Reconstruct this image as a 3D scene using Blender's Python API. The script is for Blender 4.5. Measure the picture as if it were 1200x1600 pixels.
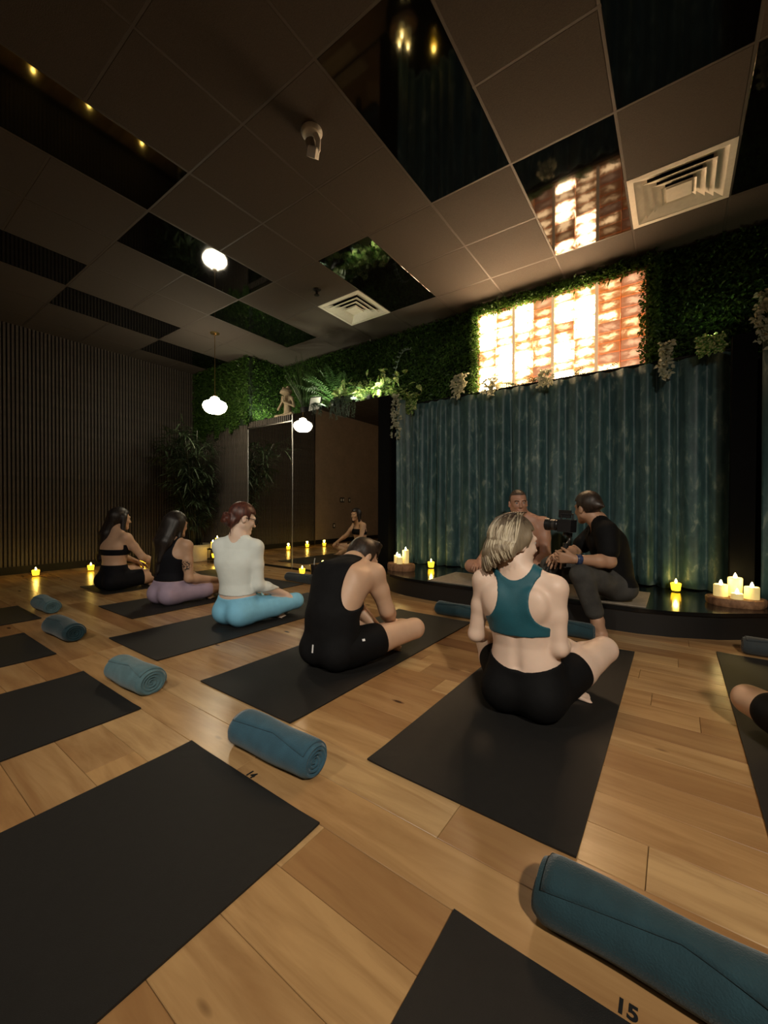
import bpy, bmesh, math, random
import numpy as np
from mathutils import Vector, Matrix

for _o in list(bpy.data.objects):
    bpy.data.objects.remove(_o, do_unlink=True)
sc = bpy.context.scene
COL = sc.collection
rnd = random.Random(7)
PI = math.pi

# ------------------------------------------------------------------ camera
CAMH = 0.872
def setup_camera():
    yaw, pit, rol = math.radians(35.85), math.radians(-0.626), math.radians(0.229)
    F = Vector((-math.sin(yaw) * math.cos(pit), math.cos(yaw) * math.cos(pit), math.sin(pit)))
    R = Vector((math.cos(yaw), math.sin(yaw), 0))
    U = R.cross(F)
    R2 = R * math.cos(rol) + U * math.sin(rol)
    U2 = -R * math.sin(rol) + U * math.cos(rol)
    cd = bpy.data.cameras.new('camera')
    cd.sensor_fit = 'VERTICAL'
    cd.sensor_height = 32.0
    cd.sensor_width = 24.0
    cd.lens = 32.0 * 630.0 / 1600.0
    cd.clip_start = 0.02
    cam = bpy.data.objects.new('camera', cd)
    m = Matrix(((R2.x, U2.x, -F.x, 0), (R2.y, U2.y, -F.y, 0), (R2.z, U2.z, -F.z, CAMH), (0, 0, 0, 1)))
    cam.matrix_world = m
    COL.objects.link(cam)
    sc.camera = cam
setup_camera()

# ------------------------------------------------------------------ world + exposure
W = bpy.data.worlds.new('world')
sc.world = W
W.use_nodes = True
W.node_tree.nodes['Background'].inputs[0].default_value = (0.05, 0.045, 0.04, 1)
W.node_tree.nodes['Background'].inputs[1].default_value = 0.3
sc.view_settings.view_transform = 'Standard'
sc.view_settings.look = 'None'
sc.view_settings.gamma = 1.0
sc.view_settings.use_curve_mapping = False
sc.view_settings.exposure = 1.5

# light levels of the room's lamps and of added ones (each is built further down)
L_PENDANT = 15.0       # radiance of the glass pendant shades
L_SALT = 17.0          # backlit salt brick panel
L_CANDLE = 3.0
L_SPOT_BACK = 150.0    # watts, unseen spots added on the ceiling behind the photographer
L_PLANT = 6.0         # watts, plant uplights on the ledge, some of them added

# ------------------------------------------------------------------ material helpers
MATS = {}
def lin(c):
    return tuple(((v / 255.0) / 12.92 if v / 255.0 <= 0.04045 else ((v / 255.0 + 0.055) / 1.055) ** 2.4) for v in c)

class NT:
    def __init__(self, name):
        m = bpy.data.materials.new(name)
        m.use_nodes = True
        self.m = m
        self.t = m.node_tree
        self.p = self.t.nodes['Principled BSDF']
    def n(self, kind, **kw):
        nd = self.t.nodes.new(kind)
        for k, v in kw.items():
            if k in ('loc',):
                continue
            try:
                setattr(nd, k, v)
            except Exception:
                pass
        return nd
    def l(self, a, b):
        self.t.links.new(a, b)
    def coords(self, scale=(1, 1, 1), kind='Object', rand=False):
        tc = self.n('ShaderNodeTexCoord')
        mp = self.n('ShaderNodeMapping')
        mp.inputs['Scale'].default_value = scale
        self.l(tc.outputs[kind], mp.inputs['Vector'])
        if rand:
            oi = self.n('ShaderNodeObjectInfo')
            mu = self.n('ShaderNodeMath', operation='MULTIPLY')
            mu.inputs[1].default_value = 37.0
            self.l(oi.outputs['Random'], mu.inputs[0])
            cb = self.n('ShaderNodeCombineXYZ')
            self.l(mu.outputs[0], cb.inputs[0]); self.l(mu.outputs[0], cb.inputs[1])
            self.l(cb.outputs[0], mp.inputs['Location'])
        return mp.outputs['Vector']
    def noise(self, vec, scale, detail=3, rough=0.5, dist=0.0):
        nz = self.n('ShaderNodeTexNoise')
        nz.inputs['Scale'].default_value = scale
        nz.inputs['Detail'].default_value = detail
        nz.inputs['Roughness'].default_value = rough
        nz.inputs['Distortion'].default_value = dist
        if vec is not None:
            self.l(vec, nz.inputs['Vector'])
        return nz.outputs['Fac']
    def ramp(self, fac, stops):
        r = self.n('ShaderNodeValToRGB')
        e = r.color_ramp.elements
        while len(e) < len(stops):
            e.new(0.5)
        for i, (p, c) in enumerate(stops):
            e[i].position = p
            e[i].color = (c[0], c[1], c[2], 1)
        self.l(fac, r.inputs['Fac'])
        return r.outputs['Color']
    def mix(self, fac, a, b, mode='MIX'):
        mx = self.n('ShaderNodeMix', data_type='RGBA', blend_type=mode)
        for src, i in ((fac, 0), (a, 6), (b, 7)):
            if isinstance(src, (int, float)):
                mx.inputs[i].default_value = src
            elif isinstance(src, tuple):
                mx.inputs[i].default_value = (src[0], src[1], src[2], 1)
            else:
                self.l(src, mx.inputs[i])
        return mx.outputs[2]
    def bump(self, h, strength=0.3, dist=0.01):
        b = self.n('ShaderNodeBump')
        b.inputs['Strength'].default_value = strength
        b.inputs['Distance'].default_value = dist
        self.l(h, b.inputs['Height'])
        self.l(b.outputs['Normal'], self.p.inputs['Normal'])
    def base(self, c):
        if isinstance(c, tuple):
            self.p.inputs['Base Color'].default_value = (c[0], c[1], c[2], 1)
        else:
            self.l(c, self.p.inputs['Base Color'])
    def rough(self, v):
        self.p.inputs['Roughness'].default_value = v
    def emit(self, c, s):
        if isinstance(c, tuple):
            self.p.inputs['Emission Color'].default_value = (c[0], c[1], c[2], 1)
        else:
            self.l(c, self.p.inputs['Emission Color'])
        if isinstance(s, (int, float)):
            self.p.inputs['Emission Strength'].default_value = s
        else:
            self.l(s, self.p.inputs['Emission Strength'])

def mat(name, color, rough=0.6, metal=0.0, var=0.0, vscale=30.0, bump=0.0, bscale=80.0, sheen=0.0, spec=0.5, coat=0.0, emit=None, estr=0.0, trans=0.0):
    if name in MATS:
        return MATS[name]
    N = NT(name)
    v = N.coords()
    if var > 0:
        f = N.noise(v, vscale, 4)
        a = tuple(max(0.0, c * (1 - var)) for c in color); b = tuple(min(1.0, c * (1 + var)) for c in color)
        N.base(N.ramp(f, [(0.3, a), (0.7, b)]))
    else:
        f = N.noise(v, vscale, 2)
        a = tuple(c * 0.95 for c in color); b = tuple(min(1.0, c * 1.05) for c in color)
        N.base(N.ramp(f, [(0.3, a), (0.7, b)]))
    if bump > 0:
        N.bump(N.noise(v, bscale, 3), bump, 0.004)
    N.rough(rough)
    N.p.inputs['Metallic'].default_value = metal
    N.p.inputs['Specular IOR Level'].default_value = spec
    if sheen:
        N.p.inputs['Sheen Weight'].default_value = sheen
        N.p.inputs['Sheen Roughness'].default_value = 0.4
    if coat:
        N.p.inputs['Coat Weight'].default_value = coat
    if trans:
        N.p.inputs['Transmission Weight'].default_value = trans
    if emit:
        N.emit(emit, estr)
    MATS[name] = N.m
    return N.m

def wood_floor_mat():
    N = NT('plank_wood')
    v = N.coords((0.9, 7.0, 7.0), rand=True)
    oi = N.n('ShaderNodeObjectInfo')
    grain = N.noise(v, 2.2, 6, 0.6, 0.6)
    tone = N.ramp(oi.outputs['Random'], [(0.0, (0.28, 0.145, 0.056)), (0.22, (0.40, 0.230, 0.096)), (0.55, (0.47, 0.290, 0.126)), (0.8, (0.51, 0.335, 0.157)), (1.0, (0.33, 0.185, 0.078))])
    dark = N.mix(0.55, tone, (0.20, 0.095, 0.035))
    c1 = N.mix(N.ramp(grain, [(0.40, (0, 0, 0)), (0.68, (1, 1, 1))]), tone, dark)
    v2 = N.coords((0.35, 2.2, 2.2), rand=True)
    broad = N.noise(v2, 2.0, 3, 0.5, 1.2)
    c2 = N.mix(N.ramp(broad, [(0.52, (0, 0, 0)), (0.75, (0.7, 0.7, 0.7))]), c1, (0.24, 0.115, 0.042))
    v3 = N.coords((3.0, 9.0, 9.0), rand=True)
    vor = N.n('ShaderNodeTexVoronoi')
    vor.inputs['Scale'].default_value = 0.8
    N.l(v3, vor.inputs['Vector'])
    knot = N.ramp(vor.outputs['Distance'], [(0.04, (1, 1, 1)), (0.09, (0, 0, 0))])
    c3 = N.mix(knot, c2, (0.07, 0.03, 0.012))
    N.base(c3)
    N.bump(grain, 0.06, 0.002)
    N.rough(0.27)
    N.p.inputs['Specular IOR Level'].default_value = 0.45
    MATS['plank'] = N.m
    return N.m

def leaf_mat(name, a, b, c, scale=25.0, rough=0.45, variegated=None):
    N = NT(name)
    v = N.coords()
    f = N.noise(v, scale, 4)
    col = N.ramp(f, [(0.28, a), (0.5, b), (0.75, c)])
    if variegated:
        f2 = N.noise(v, scale * 2.2, 2)
        col = N.mix(N.ramp(f2, [(0.5, (0, 0, 0)), (0.6, (1, 1, 1))]), col, variegated)
    N.base(col)
    N.rough(rough)
    # thin leaves let part of the light through
    tr = N.n('ShaderNodeBsdfTranslucent'); N.l(col, tr.inputs['Color'])
    mxs = N.n('ShaderNodeMixShader'); mxs.inputs[0].default_value = 0.35
    out = [q for q in N.t.nodes if q.bl_idname == 'ShaderNodeOutputMaterial'][0]
    N.l(N.p.outputs[0], mxs.inputs[1]); N.l(tr.outputs[0], mxs.inputs[2]); N.l(mxs.outputs[0], out.inputs['Surface'])
    MATS[name] = N.m
    return N.m

def salt_mat(name, hot, warm, amount, lo, hi):
    """salt brick lit from behind: brightest where it is thin, orange where it is thick"""
    N = NT(name)
    tc = N.n('ShaderNodeTexCoord')
    mp = N.n('ShaderNodeMapping'); mp.inputs['Scale'].default_value = (9.5, 0.0, 19.0)
    N.l(tc.outputs['Object'], mp.inputs['Vector'])
    ln = N.n('ShaderNodeVectorMath', operation='LENGTH'); N.l(mp.outputs['Vector'], ln.inputs[0])
    v = N.coords((1, 1, 1.7), rand=True)
    f = N.noise(v, 11.0, 5, 0.62, 1.0)
    md = N.n('ShaderNodeMath', operation='MULTIPLY_ADD'); N.l(f, md.inputs[0]); md.inputs[1].default_value = 2.3; md.inputs[2].default_value = amount - 1.15
    sb = N.n('ShaderNodeMath', operation='SUBTRACT'); N.l(md.outputs[0], sb.inputs[0]); N.l(ln.outputs['Value'], sb.inputs[1])
    mr = N.n('ShaderNodeMapRange'); mr.interpolation_type = 'SMOOTHSTEP'
    mr.inputs['From Min'].default_value = -0.70; mr.inputs['From Max'].default_value = 0.45
    N.l(sb.outputs[0], mr.inputs['Value'])
    st = N.n('ShaderNodeMapRange'); st.inputs['To Min'].default_value = lo; st.inputs['To Max'].default_value = hi
    pw = N.n('ShaderNodeMath', operation='POWER'); N.l(mr.outputs['Result'], pw.inputs[0]); pw.inputs[1].default_value = 3.2
    N.l(pw.outputs[0], st.inputs['Value'])
    N.base((0.75, 0.5, 0.35)); N.rough(0.4)
    N.emit(N.mix(mr.outputs['Result'], warm, hot), st.outputs['Result'])
    MATS[name] = N.m
    return N.m

def curtain_mat():
    N = NT('velvet_teal')
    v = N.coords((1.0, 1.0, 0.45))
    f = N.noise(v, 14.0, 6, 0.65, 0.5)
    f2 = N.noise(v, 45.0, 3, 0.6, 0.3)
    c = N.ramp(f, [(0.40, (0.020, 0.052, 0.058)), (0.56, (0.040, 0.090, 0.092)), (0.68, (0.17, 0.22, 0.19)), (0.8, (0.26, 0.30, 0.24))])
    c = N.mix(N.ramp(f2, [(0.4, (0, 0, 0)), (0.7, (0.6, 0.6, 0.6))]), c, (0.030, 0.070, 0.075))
    N.base(c)
    N.bump(f, 0.4, 0.01)
    N.rough(0.5)
    N.p.inputs['Sheen Weight'].default_value = 0.5
    N.p.inputs['Sheen Roughness'].default_value = 0.35
    N.p.inputs['Sheen Tint'].default_value = (0.45, 0.62, 0.58, 1)
    MATS['velvet'] = N.m
    return N.m

def skin_mat(name, c, tattoo=None):
    N = NT(name)
    v = N.coords()
    f = N.noise(v, 9.0, 4)
    col = N.ramp(f, [(0.3, tuple(x * 0.92 for x in c)), (0.7, tuple(min(1, x * 1.06) for x in c))])
    if tattoo:
        tc = N.n('ShaderNodeTexCoord')
        sub = N.n('ShaderNodeVectorMath', operation='DISTANCE')
        N.l(tc.outputs['Object'], sub.inputs[0])
        sub.inputs[1].default_value = tattoo
        m1 = N.ramp(sub.outputs['Value'], [(0.035, (1, 1, 1)), (0.055, (0, 0, 0))])
        m2 = N.ramp(N.noise(v, 75.0, 3), [(0.46, (0, 0, 0)), (0.54, (1, 1, 1))])
        mk = N.mix(1.0, m1, m2, 'MULTIPLY')
        col = N.mix(mk, col, (0.035, 0.025, 0.02))
    N.base(col)
    N.rough(0.5)
    N.p.inputs['Subsurface Weight'].default_value = 0.08
    N.p.inputs['Subsurface Radius'].default_value = (0.02, 0.008, 0.004)
    N.p.inputs['Subsurface Scale'].default_value = 0.4
    N.bump(N.noise(v, 220.0, 2), 0.05, 0.001)
    MATS[name] = N.m
    return N.m

def hair_mat(name, a, b, roots=None, zr=None, sc_=(55, 55, 1.6)):
    N = NT(name)
    v = N.coords(sc_)
    f = N.noise(v, 1.6, 1.2, 0.5, 0.1)
    col = N.ramp(f, [(0.3, a), (0.7, b)])
    if roots:
        tc = N.n('ShaderNodeTexCoord')
        sx = N.n('ShaderNodeSeparateXYZ')
        N.l(tc.outputs['Object'], sx.inputs[0])
        ad = N.n('ShaderNodeMath', operation='MULTIPLY_ADD')
        N.l(f, ad.inputs[0]); ad.inputs[1].default_value = 0.10
        N.l(sx.outputs['Z'], ad.inputs[2])
        mr = N.n('ShaderNodeMapRange')
        mr.inputs['From Min'].default_value = zr[0]; mr.inputs['From Max'].default_value = zr[1]
        N.l(ad.outputs[0], mr.inputs['Value'])
        col = N.mix(mr.outputs['Result'], col, roots)
    N.base(col)
    N.bump(f, 0.15, 0.005)
    N.rough(0.46)
    MATS[name] = N.m
    return N.m

# ------------------------------------------------------------------ object helpers
def link(o):
    COL.objects.link(o)
    return o

def tag(o, label=None, cat=None, group=None, kind=None):
    if label: o['label'] = label
    if cat: o['category'] = cat
    if group: o['group'] = group
    if kind: o['kind'] = kind
    return o

def thing(name, loc, label, cat, group=None, rz=0.0):
    o = bpy.data.objects.new(name, None)
    o.empty_display_size = 0.05
    o.location = loc
    o.rotation_euler = (0, 0, rz)
    link(o)
    return tag(o, label, cat, group)

class MB:
    """collects geometry in the frame of its parent, then links it as one mesh object"""
    def __init__(self):
        self.v = []
        self.f = []
    def add(self, vs, fs):
        n = len(self.v)
        self.v.extend([tuple(p) for p in vs])
        self.f.extend([tuple(i + n for i in f) for f in fs])
        return self
    def box(self, x0, x1, y0, y1, z0, z1):
        vs = [(x0, y0, z0), (x1, y0, z0), (x1, y1, z0), (x0, y1, z0), (x0, y0, z1), (x1, y0, z1), (x1, y1, z1), (x0, y1, z1)]
        return self.add(vs, [(0, 3, 2, 1), (4, 5, 6, 7), (0, 1, 5, 4), (1, 2, 6, 5), (2, 3, 7, 6), (3, 0, 4, 7)])
    def bbox(self, x0, x1, y0, y1, z0, z1, b):
        """box with chamfered top edges"""
        vs = [(x0, y0, z0), (x1, y0, z0), (x1, y1, z0), (x0, y1, z0), (x0, y0, z1 - b), (x1, y0, z1 - b), (x1, y1, z1 - b), (x0, y1, z1 - b),
              (x0 + b, y0 + b, z1), (x1 - b, y0 + b, z1), (x1 - b, y1 - b, z1), (x0 + b, y1 - b, z1)]
        return self.add(vs, [(0, 3, 2, 1), (0, 1, 5, 4), (1, 2, 6, 5), (2, 3, 7, 6), (3, 0, 4, 7), (4, 5, 9, 8), (5, 6, 10, 9), (6, 7, 11, 10), (7, 4, 8, 11), (8, 9, 10, 11)])
    def tube(self, pts, r, n=8, cap=True, r1=None):
        pts = [Vector(p) for p in pts]
        m = len(pts)
        rings = []
        prev = None
        for i, p in enumerate(pts):
            d = (pts[min(i + 1, m - 1)] - pts[max(i - 1, 0)])
            if d.length < 1e-9:
                d = Vector((0, 0, 1))
            d.normalize()
            if prev is None:
                a = d.orthogonal().normalized()
            else:
                a = (prev - d * prev.dot(d))
                if a.length < 1e-6:
                    a = d.orthogonal()
                a.normalize()
            prev = a
            b = d.cross(a)
            if isinstance(r, (list, tuple)):
                rr = r[i]
            else:
                rr = r if r1 is None else r + (r1 - r) * i / max(1, m - 1)
            rings.append([p + (a * math.cos(2 * PI * k / n) + b * math.sin(2 * PI * k / n)) * rr for k in range(n)])
        vs = [q for ring in rings for q in ring]
        fs = []
        for i in range(m - 1):
            for k in range(n):
                fs.append((i * n + k, i * n + (k + 1) % n, (i + 1) * n + (k + 1) % n, (i + 1) * n + k))
        if cap:
            fs.append(tuple(range(n - 1, -1, -1)))
            fs.append(tuple((m - 1) * n + k for k in range(n)))
        return self.add(vs, fs)
    def lathe(self, prof, n=24, c=(0, 0, 0)):
        vs = []
        for r, z in prof:
            for k in range(n):
                a = 2 * PI * k / n
                vs.append((c[0] + r * math.cos(a), c[1] + r * math.sin(a), c[2] + z))
        fs = []
        m = len(prof)
        for i in range(m - 1):
            for k in range(n):
                fs.append((i * n + k, i * n + (k + 1) % n, (i + 1) * n + (k + 1) % n, (i + 1) * n + k))
        fs.append(tuple(range(n - 1, -1, -1)))
        fs.append(tuple((m - 1) * n + k for k in range(n)))
        return self.add(vs, fs)
    def leaf(self, p, d, up, L, w, droop=0.2, fold=0.25, seg=2):
        """pointed leaf of seg segments folded along its midrib"""
        p = Vector(p); d = Vector(d).normalized(); up = Vector(up)
        s = d.cross(up)
        if s.length < 1e-5:
            s = d.orthogonal()
        s.normalize()
        n = s.cross(d).normalized()
        prof = {1: [(0.0, 0.0), (0.45, 1.0), (1.0, 0.0)], 2: [(0.0, 0.05), (0.35, 1.0), (0.7, 0.75), (1.0, 0.0)], 3: [(0.0, 0.05), (0.2, 0.75), (0.45, 1.0), (0.75, 0.65), (1.0, 0.0)]}[seg]
        vs = []
        for t, ww in prof:
            c = p + d * (L * t) - Vector((0, 0, 1)) * (droop * L * t * t)
            h = n * (fold * w * ww * 0.5)
            vs += [c - s * (w * ww * 0.5) + h, c, c + s * (w * ww * 0.5) + h]
        fs = []
        for i in range(len(prof) - 1):
            a = i * 3
            fs += [(a, a + 1, a + 4, a + 3), (a + 1, a + 2, a + 5, a + 4)]
        return self.add(vs, fs)
    def mesh(self, name, smooth=False):
        me = bpy.data.meshes.new(name)
        me.from_pydata(self.v, [], self.f)
        me.validate()
        if smooth:
            me.polygons.foreach_set('use_smooth', [True] * len(me.polygons))
        me.update()
        return me
    def build(self, name, m, parent=None, loc=None, smooth=False):
        o = bpy.data.objects.new(name, self.mesh(name, smooth))
        o.data.materials.append(m)
        if parent: o.parent = parent
        if loc is not None: o.location = loc
        return link(o)

def mesh_obj(name, me, m, parent=None, loc=None):
    o = bpy.data.objects.new(name, me)
    if m and not me.materials: me.materials.append(m)
    if parent: o.parent = parent
    if loc is not None: o.location = loc
    return link(o)

def smooth_angle(o, ang=40):
    me = o.data
    me.polygons.foreach_set('use_smooth', [True] * len(me.polygons))
    try:
        me.set_sharp_from_angle(angle=math.radians(ang))
    except Exception:
        pass
    return o

def copy_tree(o, parent=None):
    c = o.copy()
    link(c)
    if parent: c.parent = parent
    for ch in list(o.children):
        copy_tree(ch, c)
    return c

# ------------------------------------------------------------------ the room
CEIL = 3.181
XL = -6.85            # slatted wall
XR = 3.0
YR = -3.0             # wall behind the photographer
YM = 3.83             # mirror wall
YS = 4.47             # wall behind the stage
XE = -2.70            # right end of the mirror wall block
XJ = -5.30            # where the upper wall steps back to the plant ledge
ZL = 2.17             # ledge
STG = 0.18            # stage height

M_plank = wood_floor_mat()
M_sub = mat('subfloor', (0.10, 0.05, 0.02), 0.8)
M_paint = mat('brown_wall_paint', (0.29, 0.225, 0.165), 0.75, var=0.08, vscale=3.0, bump=0.05, bscale=200)
M_black = mat('black_paint', (0.0045, 0.0045, 0.0045), 0.6, var=0.2, vscale=8, spec=0.25)
M_slat = mat('slat_oak_grey', (0.062, 0.051, 0.042), 0.6, var=0.18, vscale=14, bump=0.1, bscale=60)
M_felt = mat('slat_felt', (0.012, 0.011, 0.010), 0.95, var=0.2, vscale=60)
M_tile = mat('ceiling_tile_grey', (0.058, 0.047, 0.038), 0.9, var=0.10, vscale=120, bump=0.35, bscale=260)
M_grid = mat('ceiling_grid', (0.060, 0.049, 0.040), 0.6)
M_gloss = mat('black_acrylic', (0.003, 0.003, 0.003), 0.045, spec=0.75, bump=0.0)
M_mirror = mat('mirror_silver', (0.80, 0.80, 0.78), 0.015, metal=1.0)
M_chrome = mat('chrome_trim', (0.42, 0.40, 0.36), 0.32, metal=1.0)
M_brass = mat('brass', (0.65, 0.48, 0.22), 0.3, metal=1.0)
M_white = mat('white_metal', (0.72, 0.69, 0.62), 0.5)
M_offwhite = mat('white_plastic', (0.75, 0.77, 0.74), 0.4)
M_dark = mat('dark_void', (0.003, 0.003, 0.003), 0.9, spec=0.05)

def struct(name, b, m, smooth=False):
    o = b.build(name, m, None, None, smooth)
    return tag(o, kind='structure')

# floor: sub-floor slab + planks laid along the stage front
floor = struct('floor', MB().box(XL, XR, YR, YS, -0.12, -0.016), M_sub)
def planks():
    k0 = -17
    row = 0
    k = k0
    while True:
        y0 = 0.79 + 0.15 * k
        if y0 > 3.84: break
        y1 = y0 + 0.15
        # stagger
        x = XL
        first = True
        r2 = random.Random(100 + k)
        xr = 1.3 if y0 > 0.2 else 0.9
        while x < xr:
            L = r2.uniform(1.15, 1.75)
            if first:
                L = r2.uniform(0.4, 1.5); first = False
            x1 = min(x + L, xr)
            if xr - x1 < 0.35: x1 = xr
            if k == 1:
                # the joint seen beside the mat end
                if x < -0.503 - 0.2 and x1 > -0.503 - 0.5: x1 = -0.503
            cx, cy = (x + x1) / 2, (y0 + y1) / 2
            g = 0.0007
            b = MB().bbox(x - cx + g, x1 - cx - g, y0 - cy + g, y1 - cy - g, -0.016, 0.0, 0.0012)
            b.build('plank', M_plank, floor, (cx, cy, 0))
            x = x1
        k += 1
planks()
# floor past the planks that can be told apart
b = MB()
b.box(XL, XR, YR, 0.79 + 0.15 * -17, -0.016, 0.0)
b.box(1.3, XR, 0.2, YS, -0.016, 0.0)
b.box(0.9, XR, 0.79 + 0.15 * -17, 0.2, -0.016, 0.0)
b.box(0.9, 1.3, 0.2, 0.34, -0.016, -0.001)
b.build('plank', M_plank, floor)
floor.children[-1]['kind'] = 'stuff'

# painted mat numbers
M_num = mat('black_floor_paint', (0.01, 0.01, 0.01), 0.5)
def floor_text(txt, x, y, size, rz):
    cu = bpy.data.curves.new('painted_number', 'FONT')
    cu.body = txt
    cu.size = size
    cu.align_x = 'CENTER'
    cu.extrude = 0.0004
    cu.offset = 0.0012
    to = bpy.data.objects.new('tmp', cu)
    link(to)
    bpy.context.view_layer.update()
    me = bpy.data.meshes.new_from_object(to)
    me.name = 'painted_number'
    bpy.data.objects.remove(to)
    o = mesh_obj('painted_number', me, M_num, floor, (x, y, 0.0006))
    o.rotation_euler = (0, 0, rz)
    o['label'] = 'black number %s painted on the floorboards' % txt
floor_text('15', -0.060, 0.798, 0.036, 0.0)
floor_text('14', -1.112, 0.795, 0.036, 0.0)

# walls
wall_left = struct('wall_left', MB().box(XL - 0.15, XL, YR, YM + 0.75, 0, CEIL), M_paint)
b = MB().box(XL, XL + 0.010, 0.97, YM, 0.10, CEIL)
felt = b.build('felt_backing', M_felt, wall_left)
PITCH = 0.041
def slat_mesh(z0, z1):
    b = MB()
    # slat profile seen from the room: 27 mm wide, 14 mm proud, eased edges
    w, d, e = 0.0135, 0.014, 0.003
    prof = [(-w, 0), (-w, d - e), (-w + e, d), (w - e, d), (w, d - e), (w, 0)]
    n = len(prof)
    vs = [(x, -y, z0) for x, y in prof] + [(x, -y, z1) for x, y in prof]
    fs = [(i, (i + 1) % n, n + (i + 1) % n, n + i) for i in range(n)]
    fs.append(tuple(range(n - 1, -1, -1))); fs.append(tuple(range(n, 2 * n)))
    b.add(vs, fs)
    me = b.mesh('slat')
    me.materials.append(M_slat)
    return me
me = slat_mesh(0.10, CEIL)
n = int((YM - 0.97) / PITCH)
for i in range(n):
    o = mesh_obj('slat', me, None, wall_left, (XL + 0.010, 0.99 + i * PITCH, 0))
    o.rotation_euler = (0, 0, PI / 2)
MB().box(XL, XL + 0.03, 0.945, 0.97, 0, CEIL).build('edge_trim', M_chrome, wall_left)
tag(MB().box(XL, XL + 0.022, YR, YM, 0, 0.10).build('baseboard_left', M_black), kind='structure')

wall_back = struct('wall_back', MB().box(XL, XE, YM, YS + 0.1, 0, ZL), M_paint)
wall_corner = struct('wall_corner', MB().box(XL, XJ, YM + 0.001, YS + 0.1, ZL, CEIL), M_paint)
MB().box(XL, -5.37, YM - 0.010, YM, 0.10, CEIL).build('felt_backing', M_felt, wall_corner)
for i in range(int((6.85 - 5.37) / PITCH)):
    mesh_obj('slat', me, None, wall_corner, (XL + 0.03 + i * PITCH, YM - 0.010, 0))
me2 = slat_mesh(2.085, ZL)
MB().box(-5.36, -4.35, YM - 0.010, YM, 2.085, ZL).build('felt_backing', M_felt, wall_back)
for i in range(int(1.0 / PITCH)):
    mesh_obj('slat', me2, None, wall_back, (-5.335 + i * PITCH, YM - 0.010, 0))
tag(MB().box(XL, -5.37, YM - 0.030, YM, 0, 0.10).build('baseboard_back', M_black), kind='structure')

wall_stage = struct('wall_stage', MB().box(XJ, XR, YS, YS + 0.15, 0, CEIL), M_black)
wall_right = struct('wall_right', MB().box(XR, XR + 0.15, YR, YS, 0, CEIL), M_paint)
wall_rear = struct('wall_rear', MB().box(XL, XR, YR - 0.15, YR, 0, CEIL), M_paint)
# black end post of the mirror wall, and its twin beside the curtain
trim1 = struct('trim_1', MB().box(-2.84, XE + 0.012, YM - 0.02, YM + 0.03, 0, ZL).box(XE, XE + 0.008, YM + 0.03, YS, 0, ZL), M_dark)
trim2 = struct('trim_2', MB().box(0.335, 0.475, 3.98, 4.10, STG, ZL), M_dark)

# mirror panels on the back wall
def mirror_panel(x0, x1, z1, label):
    t = thing('wall_mirror', ((x0 + x1) / 2, YM, 0), label, 'mirror', 'mirror panels on the back wall')
    c = (x0 + x1) / 2
    MB().box(x0 - c, x1 - c, -0.008, 0.0, 0.03, z1).build('glass', M_mirror, t)
    MB().box(x0 - c - 0.004, x0 - c + 0.004, -0.014, 0.0, 0.0, z1).build('edge_trim', M_chrome, t)
    MB().box(x0 - c, x1 - c, -0.013, 0.0, 0.0, 0.03).build('bottom_rail', M_black, t)
    return t, c
t, c = mirror_panel(-5.36, -4.354, 2.07, 'left wall mirror panel with silver top trim, nearest the bamboo')
MB().box(-5.36 - c, -4.354 - c, -0.016, 0.0, 2.07, 2.083).build('top_trim', M_chrome, t)
t, c = mirror_panel(-4.346, -2.84, ZL, 'wide wall mirror panel beside the black post, reaching the plant ledge')

# light switches on the plain wall, seen in the mirror
def switch(y, z, w, label):
    t = thing('light_switch', (XL, y, z), label, 'light switch', 'switches on the plain brown wall')
    MB().box(0, 0.008, -w / 2, w / 2, -0.06, 0.06).build('plate', M_black, t)
    k = int(round(w / 0.07))
    for i in range(max(1, k)):
        yy = -w / 2 + w * (i + 0.5) / max(1, k)
        MB().box(0.008, 0.014, yy - 0.017, yy + 0.017, -0.033, 0.033).build('rocker', M_offwhite, t)
switch(-0.02, 1.06, 0.16, 'double light switch with white rockers, seen in the mirror')
switch(-0.30, 1.06, 0.08, 'single light switch with white rocker beside the double one, in the mirror')
switch(0.28, 0.42, 0.08, 'low wall outlet with white insert near the floor, seen in the mirror')

# ------------------------------------------------------------------ ceiling
ceiling = struct('ceiling', MB().box(XL, XR, YR, YS, CEIL + 0.03, CEIL + 0.15), M_dark)
X0, Y0, TS = -0.307, 1.487, 0.61
gloss = [(-2, 0), (-1, 2), (0, 0), (1, 2), (-4, 2), (-6, 0), (-7, 2), (-5, -2), (-8, -2), (-9, 0), (2, 0), (-10, 2), (-1, -2)]
vents = [(0, 3), (-5, 3)]
cover = {}
for (i, j) in gloss:
    cover[(i, j)] = 'g'; cover[(i, j + 1)] = 'g'
for v_ in vents: cover[v_] = 'v'
def tile_mesh(w, d):
    return MB().add(*(lambda q: (q.v, q.f))(MB().bbox(-w / 2, w / 2, -d / 2, d / 2, -0.012, 0.006, 0.004))).mesh('ceiling_tile')
def flip(me):
    # chamfer should face down
    me.transform(Matrix.Scale(-1, 4, (0, 0, 1))); me.flip_normals(); return me
G = 0.012
cache = {}
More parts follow.
